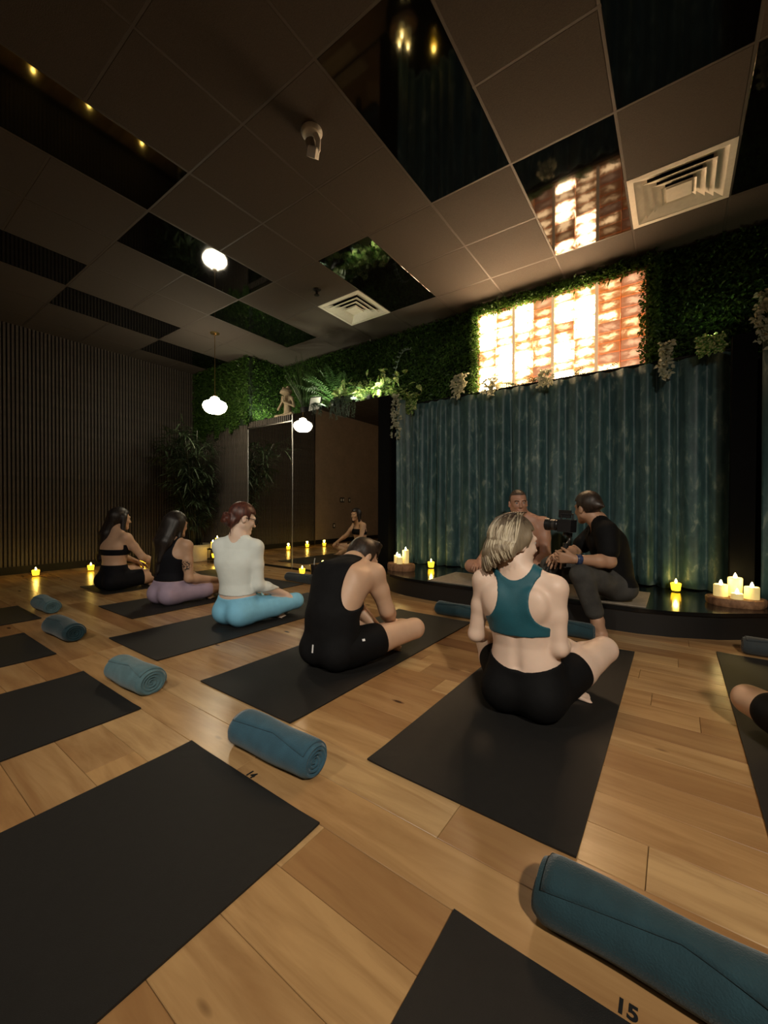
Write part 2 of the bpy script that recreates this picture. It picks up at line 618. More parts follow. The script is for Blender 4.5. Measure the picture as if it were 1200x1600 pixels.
def lay(i, j, m, name, w=1, d=1):
    x0, x1 = X0 + TS * i, X0 + TS * (i + w)
    y0, y1 = Y0 + TS * j, Y0 + TS * (j + d)
    x0 = max(x0, XL); x1 = min(x1, XR); y0 = max(y0, YR); y1 = min(y1, YS)
    if x1 - x0 < 0.05 or y1 - y0 < 0.05: return
    key = (round(x1 - x0, 3), round(y1 - y0, 3), name)
    if key not in cache:
        q = flip(tile_mesh(x1 - x0 - G, y1 - y0 - G)); q.name = name; q.materials.append(m)
        cache[key] = q
    mesh_obj(name, cache[key], None, ceiling, ((x0 + x1) / 2, (y0 + y1) / 2, CEIL + 0.004))
for (i, j) in gloss: lay(i, j, M_gloss, 'acrylic_panel', 1, 2)
for i in range(-11, 4):
    for j in range(-4, 5):
        if (i, j) not in cover: lay(i, j, M_tile, 'ceiling_tile')
b = MB()
b.box(XL, XR, YR, Y0 - 4 * TS, CEIL, CEIL + 0.02)
b.box(X0 + 4 * TS, XR, Y0 - 4 * TS, YS, CEIL, CEIL + 0.02)
b.build('plain_ceiling_part', M_tile, ceiling)
b = MB()
for i in range(-10, 5):
    x = X0 + TS * i
    b.box(x - 0.0075, x + 0.0075, Y0 - 4 * TS, YS, CEIL - 0.001, CEIL + 0.02)
for j in range(-4, 5):
    y = Y0 + TS * j
    b.box(XL, XR, y - 0.0075, y + 0.0075, CEIL - 0.0015, CEIL + 0.0195)
b.build('grid_bars', M_grid, ceiling)

def vent(i, j, label):
    cx, cy = X0 + TS * (i + 0.5), Y0 + TS * (j + 0.5)
    t = thing('ceiling_vent', (cx, cy, CEIL), label, 'vent', 'square ceiling vents')
    def ring(w0, w1, z0, z1):
        # sloped square louvre ring between half widths w0 (outer, z0) and w1 (inner, z1)
        q = MB()
        o = [(-w0, -w0, z0), (w0, -w0, z0), (w0, w0, z0), (-w0, w0, z0)]
        n_ = [(-w1, -w1, z1), (w1, -w1, z1), (w1, w1, z1), (-w1, w1, z1)]
        th = 0.004
        o2 = [(x, y, z + th) for x, y, z in o]; n2 = [(x, y, z + th) for x, y, z in n_]
        vs = o + n_ + o2 + n2
        fs = []
        for k in range(4):
            k2 = (k + 1) % 4
            fs += [(k, 4 + k, 4 + k2, k2), (8 + k, 8 + k2, 12 + k2, 12 + k), (k, k2, 8 + k2, 8 + k), (4 + k, 12 + k, 12 + k2, 4 + k2)]
        return q.add(vs, fs)
    h = 0.30
    MB().box(-h, h, -h, h, 0.10, 0.11).build('duct_back', M_dark, t)
    ring(h, 0.262, -0.004, -0.006).build('frame', M_white, t)
    for (a, bb, z0, z1) in ((0.262, 0.185, -0.004, 0.030), (0.205, 0.130, -0.012, 0.022), (0.152, 0.080, -0.018, 0.014), (0.100, 0.070, -0.022, -0.004)):
        ring(a, bb, z0, z1).build('louvre', M_white, t)
    q = MB(); q.box(-0.075, 0.075, -0.075, 0.075, -0.020, -0.006)
    q.build('centre_plate', M_white, t)
vent(0, 3, 'large square white ceiling vent near the salt brick panel')
vent(-5, 3, 'small-looking square white ceiling vent above the plant ledge')

# spotlight head hanging off the ceiling, sprinkler
t = thing('ceiling_sensor', (-1.83, 1.76, CEIL), 'white ceiling device with round base and tilted head', 'ceiling device')
q = MB().lathe([(0.064, 0.0), (0.066, -0.012), (0.058, -0.030), (0.040, -0.040), (0.0, -0.042)][::-1], 28)
smooth_angle(q.build('base', M_offwhite, t), 35)
smooth_angle(MB().tube([(0.03, 0.0, -0.03), (0.045, 0.01, -0.075), (0.035, 0.02, -0.12), (0.01, 0.02, -0.15)], [0.016, 0.017, 0.015, 0.012], 12).build('bracket', M_offwhite, t))
smooth_angle(MB().tube([(-0.015, 0.0, -0.055), (-0.005, 0.008, -0.105)], [0.033, 0.03], 16).build('swivel_barrel', mat('grey_plastic', (0.30, 0.28, 0.25), 0.5), t))
q = MB().bbox(-0.030, 0.030, -0.022, 0.022, 0, 0.055, 0.006)
o = q.build('lamp_head', M_offwhite, t, (-0.005, 0.012, -0.155)); o.rotation_euler = (0.5, 0.45, 0.4)
t = thing('sprinkler', (-3.10, 3.06, CEIL), 'small dark sprinkler head on the ceiling between vent and acrylic panel', 'sprinkler')
smooth_angle(MB().lathe([(0.0, -0.014), (0.035, -0.012), (0.045, 0.0)], 20).build('escutcheon', M_black, t))
smooth_angle(MB().lathe([(0.012, -0.06), (0.014, -0.012)], 12).build('nozzle', M_black, t))
smooth_angle(MB().lathe([(0.0, -0.066), (0.028, -0.064), (0.028, -0.060), (0.0, -0.059)], 16).build('deflector', M_black, t))

# ------------------------------------------------------------------ pendants
M_shade = mat('opal_glass_lit', (0.9, 0.85, 0.75), 0.3, emit=(1.0, 0.86, 0.60), estr=L_PENDANT)
def pendant(x, y, z, label):
    t = thing('pendant_lamp', (x, y, CEIL), label, 'lamp', 'opal glass pendants')
    zz = z - CEIL
    smooth_angle(MB().lathe([(0.0, -0.030), (0.018, -0.028), (0.022, -0.010), (0.06, -0.006), (0.06, 0.0)], 24).build('ceiling_rose', M_brass, t))
    MB().tube([(0, 0, -0.02), (0, 0, zz + 0.14)], 0.004, 8).build('rod', M_brass, t)
    smooth_angle(MB().lathe([(0.03, zz + 0.118), (0.032, zz + 0.125), (0.028, zz + 0.14), (0.0, zz + 0.15)], 20).build('gallery', M_brass, t))
    prof = [(0.0, -0.098), (0.06, -0.098), (0.085, -0.094), (0.125, -0.066), (0.150, -0.020), (0.152, 0.010), (0.135, 0.042), (0.100, 0.062), (0.066, 0.074), (0.060, 0.088), (0.052, 0.108), (0.030, 0.120), (0.0, 0.121)]
    smooth_angle(MB().lathe([(r, zz + k) for r, k in prof], 36).build('shade', M_shade, t), 60)
    return t
pendant(-4.98, 3.04, 2.215, 'glowing opal glass pendant on a brass rod in front of the bamboo')

# unseen spots added behind the photographer to light backs and floor
def added_spot(x, y, tx, ty, tz, power, label, size=0.10, angle=80):
    t = thing('added_spotlight', (x, y, CEIL), label, 'spotlight', 'added black spotlights behind the viewer')
    smooth_angle(MB().lathe([(0.0, -0.02), (0.05, -0.02), (0.05, 0.0)], 20).build('base', M_black, t))
    MB().tube([(0, 0, -0.02), (0, 0, -0.10)], 0.008, 8).build('stem', M_black, t)
    d = Vector((tx - x, ty - y, tz - (CEIL - 0.16))).normalized()
    c = Vector((0, 0, -0.13))
    smooth_angle(MB().tube([c - d * 0.07, c - d * 0.05, c + d * 0.07], [0.03, 0.055, 0.06], 20).build('barrel', M_black, t))
    ld = bpy.data.lights.new('bulb', 'SPOT')
    ld.energy = power; ld.color = (1.0, 0.90, 0.75); ld.spot_size = math.radians(angle); ld.spot_blend = 0.8; ld.shadow_soft_size = size
    lo = bpy.data.objects.new('bulb', ld); link(lo); lo.parent = t
    lo.location = c + d * 0.09
    lo.rotation_euler = d.to_track_quat('-Z', 'Y').to_euler()
added_spot(1.5, -0.9, -0.8, 2.2, 0.2, L_SPOT_BACK, 'added black ceiling spotlight behind the viewer on the right')
added_spot(-2.2, -1.6, -2.4, 2.2, 0.2, L_SPOT_BACK * 0.33, 'added black ceiling spotlight behind the viewer on the left')

# ------------------------------------------------------------------ stage
def arc_pts():
    pts = [(-2.69, 3.83), (-2.66, 3.70), (-2.57, 3.56), (-2.40, 3.43), (-2.17, 3.345), (-1.9, 3.31), (-1.5, 3.295), (-1.0, 3.285), (-0.5, 3.28), (-0.2, 3.295), (0.0, 3.345), (0.25, 3.46), (0.5, 3.65), (0.75, 3.9), (0.95, 4.15), (1.05, 4.44)]
    return pts
M_stage = mat('stage_black_gloss', (0.006, 0.006, 0.006), 0.14, spec=0.5)
M_stagef = mat('stage_front_black', (0.008, 0.008, 0.008), 0.45)
t = thing('stage', (-1.0, 3.9, 0), 'low black curved stage platform in front of the teal curtain', 'stage')
ap = [(x + 1.0, y - 3.9) for x, y in arc_pts()]
poly = ap + [(1.05 + 1.0, YS - 3.9 - 0.005), (-2.69 + 1.0, YS - 3.9 - 0.005)]
def prism(b, poly, z0, z1):
    n = len(poly)
    vs = [(x, y, z0) for x, y in poly] + [(x, y, z1) for x, y in poly]
    fs = [(i, (i + 1) % n, n + (i + 1) % n, n + i) for i in range(n)]
    fs.append(tuple(range(n - 1, -1, -1))); fs.append(tuple(range(n, 2 * n)))
    return b.add(vs, fs)
prism(MB(), poly, STG - 0.025, STG).build('top_board', M_stage, t)
inner = [(x * 0.992, y * 0.985 + 0.004) for x, y in ap] + poly[-2:]
smooth_angle(prism(MB(), inner, 0.0, STG - 0.025).build('skirt', M_stagef, t), 30)

# ------------------------------------------------------------------ curtains
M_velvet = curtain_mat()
def curtain(name, path, z0, z1, label, seed, amp=0.050, lam=0.15, parent=None):
    rr = random.Random(seed)
    pts = [Vector((p[0], p[1], 0)) for p in path]
    seg = [(pts[i + 1] - pts[i]).length for i in range(len(pts) - 1)]
    L = sum(seg)
    ns = int(L / 0.012)
    nz = 22
    # phase function with irregular pleats
    ph = 0.0; phs = []
    cur = lam; target = lam
    ampl = []
    a = 1.0; ta = 1.0
    for i in range(ns + 1):
        if i % 14 == 0: target = lam * rr.uniform(0.65, 1.6); ta = rr.uniform(0.55, 1.35)
        cur += (target - cur) * 0.12; a += (ta - a) * 0.12
        ph += 2 * PI * 0.012 / cur
        phs.append(ph); ampl.append(a)
    def at(s):
        for i, l in enumerate(seg):
            if s <= l or i == len(seg) - 1:
                d = (pts[i + 1] - pts[i]).normalized()
                return pts[i] + d * s, Vector((d.y, -d.x, 0))
            s -= l
    base = pts[0].copy()
    vs, fs = [], []
    for j in range(nz + 1):
        tz = j / nz
        z = z0 + (z1 - z0) * tz
        for i in range(ns + 1):
            p, n_ = at(i * L / ns)
            sway = 0.25 * math.sin(3.1 * tz + phs[i] * 0.13 + seed)
            k = amp * ampl[i] * (1.0 - 0.45 * tz ** 3)
            f = math.sin(phs[i] + sway) + 0.30 * math.sin(2 * phs[i] + 1.3 + 1.5 * tz) + 0.2 * math.sin(0.37 * phs[i] + 2.2 * tz)
            q = p + n_ * (k * f)
            ft = max(0.0, 1 - tz * 14) * 0.03 * math.sin(phs[i] * 0.5 + 1)
            vs.append((q.x - base.x, q.y - base.y + 0, z + (ft if j == 0 else 0) * 0.2))
    for j in range(nz):
        for i in range(ns):
            a_ = j * (ns + 1) + i
            fs.append((a_, a_ + 1, a_ + ns + 2, a_ + ns + 1))
    q = MB(); q.add(vs, fs)
    o = q.build(name, M_velvet, None, (base.x, base.y, 0), True)
    md = o.modifiers.new('thickness', 'SOLIDIFY'); md.thickness = 0.004; md.offset = 0
    return tag(o, label, 'curtain', 'teal velvet curtains')
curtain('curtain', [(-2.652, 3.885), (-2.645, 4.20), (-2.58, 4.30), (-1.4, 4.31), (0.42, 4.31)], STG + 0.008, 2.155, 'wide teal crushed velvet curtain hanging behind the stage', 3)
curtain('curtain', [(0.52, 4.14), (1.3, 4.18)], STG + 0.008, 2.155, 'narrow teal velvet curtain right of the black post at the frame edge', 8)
tag(MB().tube([(-2.69, 4.33, 2.172), (1.3, 4.33, 2.172)], 0.012, 10).build('curtain_rod', M_black), 'black curtain rod along the top of the velvet curtain', 'curtain rod')

# ------------------------------------------------------------------ salt brick panel
def salt_panel():
    xa, xb, za, zb = -1.85, -0.235, 2.17, 3.065
    t = thing('salt_brick_panel', ((xa + xb) / 2, YS, za), 'glowing backlit panel of orange and white salt bricks above the curtain', 'light panel')
    c = (xa + xb) / 2
    ms = [salt_mat('salt_white', (1.0, 0.70, 0.40), (1.0, 0.36, 0.08), 0.95, 0.32, L_SALT),
          salt_mat('salt_cream', (1.0, 0.62, 0.30), (0.95, 0.30, 0.06), 0.70, 0.28, L_SALT * 0.16),
          salt_mat('salt_orange', (1.0, 0.55, 0.24), (0.85, 0.20, 0.03), 0.55, 0.22, 0.9),
          salt_mat('salt_rose', (1.0, 0.50, 0.26), (0.75, 0.22, 0.08), 0.50, 0.22, 0.42)]
    M_fr = mat('salt_frame', (0.16, 0.09, 0.04), 0.7)
    MB().box(xa - c - 0.03, xb - c + 0.03, -0.10, 0, -0.02, 0.004).build('bottom_shelf', M_fr, t)
    q = MB()
    q.box(xa - c - 0.02, xa - c, -0.09, 0, 0, zb - za); q.box(xb - c, xb - c + 0.02, -0.09, 0, 0, zb - za)
    q.box(xa - c - 0.02, xb - c + 0.02, -0.09, 0, zb - za, zb - za + 0.02)
    q.build('frame', M_fr, t)
    MB().box(xa - c, xb - c, -0.012, -0.002, 0, zb - za).build('back_board', M_fr, t)
    NC, NR = 8, 9
    w, h = (xb - xa) / NC, (zb - za) / NR
    rr = random.Random(5)
    bm_ = []
    for v_ in range(5):
        def j(): return rr.uniform(-0.004, 0.003)
        x, z = w / 2 - 0.0035, h / 2 - 0.0035
        d = 0.055
        fr = [(-x - j() * .5, -d + j(), -z - j() * .5), (x + j() * .5, -d + j(), -z - j() * .5), (x + j() * .5, -d + j(), z + j() * .5), (-x - j() * .5, -d + j(), z + j() * .5)]
        mid = (0, -d - 0.006 + j(), 0)
        bk = [(-x, -0.014, -z), (x, -0.014, -z), (x, -0.014, z), (-x, -0.014, z)]
        b = MB().add(fr + [mid] + bk, [(0, 1, 4), (1, 2, 4), (2, 3, 4), (3, 0, 4), (1, 0, 5, 6), (2, 1, 6, 7), (3, 2, 7, 8), (0, 3, 8, 5), (5, 8, 7, 6)])
        bm_.append(b)
    meshes = {}
    for r in range(NR):
        for k in range(NC):
            glow = [1.0, 1.0, 0.9, 0.6, 0.75, 1.0, 0.5, 0.12][k] - 0.10 * abs(r - 4) / 4.0 + rr.uniform(-0.62, 0.15)
            mi = 0 if glow > 0.72 else 1 if glow > 0.42 else 2 if glow > 0.08 else 3
            vi = rr.randrange(5)
            key = (mi, vi)
            if key not in meshes:
                me_ = bm_[vi].mesh('salt_brick'); me_.materials.append(ms[mi]); meshes[key] = me_
            mesh_obj('salt_brick', meshes[key], None, t, (xa - c + w * (k + 0.5), 0, h * (r + 0.5)))
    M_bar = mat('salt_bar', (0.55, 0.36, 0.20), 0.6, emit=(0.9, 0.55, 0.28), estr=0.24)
    for k in (2, 4, 6):
        MB().box(xa - c + w * k - 0.014, xa - c + w * k + 0.014, -0.074, -0.060, 0, zb - za).build('upright_bar', M_bar, t)
salt_panel()

# ------------------------------------------------------------------ yoga mats
M_mat = mat('mat_black_rubber', (0.0105, 0.0098, 0.0092), 0.6, var=0.12, vscale=40, bump=0.25, bscale=500, spec=0.4)
MW, ML, MT = 0.66, 1.772, 0.006
def mat_mesh():
    # slab with eased, faintly lifted corners
    b = MB()
    nx, ny = 8, 20
    def z(u, v):
        cu = max(0, abs(u - 0.5) * 2 - 0.9) / 0.1; cv = max(0, abs(v - 0.5) * 2 - 0.95) / 0.05
        return 0.003 * cu * cv
    top = [[(MW * (i / nx - 0.5), ML * j / ny, MT + z(i / nx, j / ny)) for i in range(nx + 1)] for j in range(ny + 1)]
    vs = [p for r in top for p in r]
    n = len(vs)
    vs += [(x, y, zz - MT + 0.0003) for (x, y, zz) in vs]
    fs = []
    w = nx + 1
    for j in range(ny):
        for i in range(nx):
            a = j * w + i
            fs.append((a, a + 1, a + w + 1, a + w)); fs.append((n + a, n + a + w, n + a + w + 1, n + a + 1))
    ring = [i for i in range(w)] + [j * w + nx for j in range(1, ny + 1)] + [ny * w + i for i in range(nx - 1, -1, -1)] + [j * w for j in range(ny - 1, 0, -1)]
    for k in range(len(ring)):
        a, c = ring[k], ring[(k + 1) % len(ring)]
        fs.append((a, n + a, n + c, c))
    b.add(vs, fs)
    return b.mesh('yoga_mat')
ym = mat_mesh(); ym.materials.append(M_mat)
mats = [(-0.521, 1.085, 'black yoga mat under the blonde person in the teal bra'),
        (-1.575, 1.085, 'black yoga mat under the person in the black tank top'),
        (-2.686, 1.085, 'black yoga mat under the person in light blue leggings'),
        (-3.725, 1.38, 'black yoga mat under the person in lavender shorts'),
        (-4.87, 1.60, 'black yoga mat farthest left in the front row, under the person in the black bra'),
        (0.54, 1.385, 'black yoga mat at the right edge, under the bent knee'),
        (-1.112, -0.985, 'large empty black yoga mat at the lower left, at the number 14'),
        (-2.182, -0.985, 'empty black yoga mat at the left, second from the big one'),
        (-3.27, -0.985, 'empty black yoga mat at the left edge, third in the near row'),
        (-4.30, -0.80, 'empty black yoga mat at the left edge, farthest in the near row'),
        (-0.048, -0.985, 'empty black yoga mat at the bottom edge, at the number 15')]
for x, y, lb in mats:
    o = mesh_obj('yoga_mat', ym, None, None, (x, y, 0.0003))
    tag(o, lb, 'yoga mat', 'black yoga mats')

# tan mat on the stage
M_tan = mat('mat_taupe', (0.30, 0.25, 0.19), 0.8, var=0.12, vscale=30, bump=0.2, bscale=300)
o = MB().bbox(-0.87, 0.87, -0.30, 0.30, 0.0, 0.006, 0.002).build('yoga_mat', M_tan, None, (-1.03, 3.645, STG + 0.0005))
tag(o, 'taupe yoga mat lying along the black stage', 'yoga mat')

# ------------------------------------------------------------------ rolled towels
def towel_mat(name, c):
    return mat(name, c, 0.9, var=0.16, vscale=18, bump=0.5, bscale=260, sheen=0.25)
M_tw = towel_mat('towel_teal', (0.028, 0.085, 0.125))
M_tw2 = towel_mat('towel_teal_shaded', (0.010, 0.038, 0.050))  # darker copy of the teal: the big roll's shading put into the colour
M_tw3 = towel_mat('towel_charcoal', (0.030, 0.038, 0.042))
M_tw4 = towel_mat('towel_pale_blue', (0.085, 0.165, 0.19))
def towel(cx, cy, L, r, m, label, z0=0.0, rz=0.0, seed=1, flap=0.12, coils=4):
    t = thing('rolled_towel', (cx, cy, z0), label, 'towel', 'rolled towels', rz)
    rr = random.Random(seed)
    # rolled body: sagging cylinder of soft outline with wobble; closed ends show the spiral
    b = MB()
    nx, na = 26, 40
    vs = []
    p1, p2 = rr.uniform(0, 6), rr.uniform(0, 6)
    def rad(u, a):
        k = r * (1 + 0.05 * math.sin(3 * u + p1) + 0.03 * math.sin(9 * u + p2 + a) + 0.015 * math.sin(2 * a + 5 * u))
        e = min(u, 1 - u)
        k *= 1 - 0.16 * max(0, 1 - e / 0.06) ** 2
        return k
    def pos(u, a):
        k = rad(u, a)
        y = k * 1.10 * math.cos(a); z = k * 0.95 * math.sin(a)
        if z < -r * 0.80: z = -r * 0.80 + (z + r * 0.80) * 0.15
        return (L * (u - 0.5), y, z + r * 0.86)
    for i in range(nx + 1):
        for k in range(na):
            vs.append(pos(i / nx, 2 * PI * k / na))
    fs = []
    for i in range(nx):
        for k in range(na):
            fs.append((i * na + k, i * na + (k + 1) % na, (i + 1) * na + (k + 1) % na, (i + 1) * na + k))
    b.add(vs, fs)
    for side in (0, 1):
        # end: spiral relief
        nr = 14
        base = len(b.v)
        vs2, fs2 = [], []
        sgn = -1 if side == 0 else 1
        for q in range(nr + 1):
            s = 1 - q / nr
            for k in range(na):
                a = 2 * PI * k / na
                x, y, z = pos(float(side), a)
                cyy, czz = 0.0, r * 0.86
                wob = 0.006 * math.sin(2 * PI * (s * coils) + a) - 0.010 * (1 - s) if 0 < q else 0.0
                vs2.append((x + sgn * wob, cyy + (y - cyy) * max(s, 0.02), czz + (z - czz) * max(s, 0.02)))
        for q in range(nr):
            for k in range(na):
                f = (q * na + k, q * na + (k + 1) % na, (q + 1) * na + (k + 1) % na, (q + 1) * na + k)
                fs2.append(f if side == 1 else f[::-1])
        b.add(vs2, fs2)
    b.build('roll', m, t, None, True)
    # loose end of the towel lying over the roll with a visible hem
    b = MB()
    vs, fs = [], []
    nu, nv = 20, 14
    u0 = 0.03; u1 = 0.97
    for i in range(nu + 1):
        u = u0 + (u1 - u0) * i / nu
        a_end = 2.0 + flap * 8 * (u - 0.55) * (1 if u > 0.55 else -0.6)
        for k in range(nv + 1):
            a = -0.3 + (a_end + 0.3) * k / nv
            kk = rad(u, a) + 0.0045
            y = kk * 1.10 * math.cos(a); z = kk * 0.95 * math.sin(a)
            vs.append((L * (u - 0.5), y, z + r * 0.86))
    for i in range(nu):
        for k in range(nv):
            a = i * (nv + 1) + k
            fs.append((a, a + 1, a + nv + 2, a + nv + 1))
    b.add(vs, fs)
    o = b.build('loose_flap', m, t, None, True)
    md = o.modifiers.new('thickness', 'SOLIDIFY'); md.thickness = 0.004; md.offset = -1
    return t
towel(-1.125, 0.915, 0.385, 0.058, M_tw, 'bright teal rolled towel beside the number 14', rz=0.03, seed=1)
towel(-2.135, 0.875, 0.345, 0.062, M_tw4, 'pale blue-green rolled towel at the end of the left empty mat', rz=0.05, seed=2)
towel(-3.32, 0.93, 0.40, 0.062, M_tw2, 'blurred dark teal rolled towel with pale stripe, third from the front', rz=0.02, seed=3)
towel(-4.27, 1.075, 0.36, 0.058, M_tw4, 'small pale rolled towel farthest left, near the slatted wall', rz=0.0, seed=4)
towel(-0.005, 0.905, 0.45, 0.062, M_tw2, 'large teal rolled towel with shade in its colour at the lower right, beside the number 15', rz=-0.015, seed=5, flap=0.2)
towel(-3.54, 3.225, 0.42, 0.055, M_tw3, 'charcoal rolled towel near the mirror, behind the tank top', seed=6)
towel(-1.40, 2.965, 0.38, 0.055, M_tw2, 'dark rolled towel by the stage, left of the blonde person', seed=7)
towel(-0.63, 2.98, 0.40, 0.055, M_tw2, "dark rolled towel at the camera operator's bare foot", seed=8)
towel(0.55, 3.26, 0.42, 0.055, M_tw3, 'dark rolled towel at the right frame edge by the stage', seed=9)

# ------------------------------------------------------------------ candles
M_wax = mat('candle_wax_lit', (0.85, 0.72, 0.35), 0.5, emit=(1.0, 0.72, 0.24), estr=0.13)
M_votive = mat('votive_wax_lit', (0.9, 0.6, 0.1), 0.5, emit=(1.0, 0.56, 0.02), estr=L_CANDLE * 0.45)
M_flame = mat('led_flame', (1, 0.9, 0.6), 0.4, emit=(1.0, 0.80, 0.35), estr=L_CANDLE * 3)
N = NT('votive_glass')
N.p.inputs['Transmission Weight'].default_value = 1.0; N.rough(0.05); N.base((1.0, 0.95, 0.8)); N.p.inputs['IOR'].default_value = 1.25
MATS['votive_glass'] = M_cup = N.m
def flame(b, c, s=1.0):
    return b.lathe([(0.0, -0.002), (0.005 * s, 0.004 * s), (0.0065 * s, 0.011 * s), (0.004 * s, 0.019 * s), (0.0, 0.027 * s)], 10, c)
def votive(x, y, z, label, s=1.0):
    t = thing('votive_candle', (x, y, z), label, 'candle', 'yellow votive candles')
    smooth_angle(MB().lathe([(0.0, 0.0), (0.026 * s, 0.0), (0.029 * s, 0.004), (0.040 * s, 0.080 * s), (0.0375 * s, 0.080 * s), (0.028 * s, 0.010), (0.0, 0.010)], 20).build('glass_cup', M_cup, t), 50)
    wx = smooth_angle(MB().lathe([(0.0, 0.012), (0.026 * s, 0.012), (0.0335 * s, 0.060 * s), (0.028 * s, 0.063 * s), (0.0, 0.061 * s)], 20).build('wax', M_votive, t), 50)
    flame(MB(), (0, 0, 0.062 * s), 1.2 * s).build('flame', M_flame, wx)
    ld = bpy.data.lights.new('glow', 'POINT'); ld.energy = 0.42 * L_CANDLE / 4; ld.color = (1.0, 0.62, 0.10); ld.shadow_soft_size = 0.02
    lo = bpy.data.objects.new('glow', ld); link(lo); lo.parent = t; lo.location = (0, 0, 0.098 * s)
votive(-6.47, 1.53, 0, 'yellow votive candle on the floor at the far left of the slatted wall', 1.2)
votive(-6.42, 2.10, 0, 'yellow votive candle on the floor behind the person in the black bra', 1.2)
votive(-6.44, 2.77, 0, 'yellow votive candle by the slatted wall behind the seated group, leftmost in the mirror', 1.2)
votive(-6.40, 1.08, 0, 'yellow votive candle nearest the left frame edge, rightmost in the mirror', 1.2)
votive(-3.935, 3.63, 0, 'yellow votive candle on the floor in front of the mirror', 1.2)
votive(-2.27, 4.07, STG, 'yellow votive candle on the left of the stage by the curtain', 1.15)
votive(0.01, 4.16, STG, 'yellow votive candle on the right of the stage by the curtain', 1.15)
def pillar(x, y, z, r, h, label, group):
    t = thing('pillar_candle', (x, y, z), label, 'candle', group)
    wx = smooth_angle(MB().lathe([(0.0, 0.0), (r, 0.0), (r, h - 0.004), (r - 0.004, h), (r - 0.012, h - 0.008), (0.0, h - 0.010)], 26).build('wax', M_wax, t), 40)
    flame(MB(), (0, 0, h - 0.010), 1.7).build('flame', M_flame, t)
    ld = bpy.data.lights.new('glow', 'POINT'); ld.energy = 0.22 * L_CANDLE / 4; ld.color = (1.0, 0.70, 0.25); ld.shadow_soft_size = 0.01
    lo = bpy.data.objects.new('glow', ld); link(lo); lo.parent = t; lo.location = (0, 0, h + 0.045)
def bark_mat():
    N = NT('slab_wood')
    v = N.coords((1, 1, 0.6))
    f = N.noise(v, 22, 5, 0.6, 0.4)
    N.base(N.ramp(f, [(0.3, (0.10, 0.045, 0.02)), (0.6, (0.30, 0.15, 0.07)), (0.8, (0.42, 0.24, 0.12))]))
    N.bump(f, 0.6, 0.01); N.rough(0.7)
    return N.m
M_bark = bark_mat()
def slab(x, y, z, r, h, label, seed):
    rr = random.Random(seed)
    n = 34
    ph = [rr.uniform(0, 6) for _ in range(4)]
    def rad(a): return r * (1 + 0.05 * math.sin(2 * a + ph[0]) + 0.035 * math.sin(5 * a + ph[1]) + 0.02 * math.sin(11 * a + ph[2]))
    b = MB()
    prof = [(0.97, 0.0), (1.0, h * 0.2), (1.01, h * 0.8), (0.965, h), (0.0, h)]
    vs = []
    for s, zz in prof:
        for k in range(n):
            a = 2 * PI * k / n
            q = rad(a) * s
            vs.append((q * math.cos(a) * 1.15, q * math.sin(a) * 0.85, zz))
    fs = [tuple(range(n - 1, -1, -1))]
    for i in range(len(prof) - 1):
        for k in range(n):
            fs.append((i * n + k, i * n + (k + 1) % n, (i + 1) * n + (k + 1) % n, (i + 1) * n + k))
    b.add(vs, fs)
    o = b.build('wood_slab', M_bark, None, (x, y, z))
    smooth_angle(o, 35)
    return tag(o, label, 'wood slab', 'log slices under candles')
slab(-2.47, 3.74, STG, 0.135, 0.075, 'round log slice carrying three candles at the left end of the stage', 1)
for dx, dy, r, h, lb in ((-0.048, 0.0, 0.036, 0.085, 'short cream pillar candle, left one on the left log slice'), (0.045, 0.03, 0.036, 0.145, 'tall cream pillar candle on the left log slice'), (0.018, -0.05, 0.034, 0.075, 'front cream pillar candle on the left log slice')):
    pillar(-2.47 + dx, 3.74 + dy, STG + 0.0755, r, h, lb, 'pillar candles on the left slice')
slab(0.36, 3.84, STG, 0.15, 0.055, 'round log slice carrying four candles at the right end of the stage', 2)
for dx, dy, r, h, lb in ((-0.085, 0.0, 0.043, 0.085, 'short cream pillar candle, leftmost on the right log slice'), (0.0, 0.055, 0.043, 0.135, 'tall cream pillar candle, middle of the right log slice'), (0.085, 0.0, 0.043, 0.085, 'short cream pillar candle, rightmost on the right log slice'), (0.0, -0.065, 0.036, 0.040, 'lowest cream candle, in front on the right log slice')):
    pillar(0.36 + dx, 3.84 + dy, STG + 0.0555, r, h, lb, 'pillar candles on the right slice')

# two-tier black candle stand by the bamboo
t = thing('candle_stand', (-5.87, 3.58, 0), 'small black two-tier candle stand beside the bamboo', 'candle stand')
for zz in (0.05, 0.205):
    smooth_angle(MB().lathe([(0.0, zz), (0.11, zz), (0.115, zz + 0.012), (0.11, zz + 0.016), (0.0, zz + 0.016)], 26).build('tray', M_black, t))
for k in range(3):
    a = 2 * PI * k / 3 + 2.2
    MB().tube([(0.10 * math.cos(a), 0.10 * math.sin(a), 0), (0.10 * math.cos(a), 0.10 * math.sin(a), 0.205)], 0.005, 8).build('leg', M_black, t)
M_wax_y = mat('candle_yellow_lit', (0.9, 0.65, 0.15), 0.5, emit=(1.0, 0.66, 0.08), estr=0.5)
for dx, dy, h, lb in ((-0.035, -0.01, 0.10, 'yellow pillar candle, shorter one on the upper tier of the black stand'), (0.035, 0.02, 0.165, 'yellow pillar candle, taller one on the upper tier of the black stand')):
    q = thing('pillar_candle', (-5.87 + dx, 3.58 + dy, 0.2215), lb, 'candle', 'candles on the black stand')
    wx = smooth_angle(MB().lathe([(0.0, 0.0), (0.03, 0.0), (0.03, h - 0.003), (0.027, h), (0.0, h - 0.006)], 20).build('wax', M_wax_y, q), 40)
    flame(MB(), (0, 0, h - 0.006), 1.5).build('flame', M_flame, q)
votive(-5.87, 3.57, 0.0665, 'yellow votive candle on the lower tier of the black stand', 1.1)

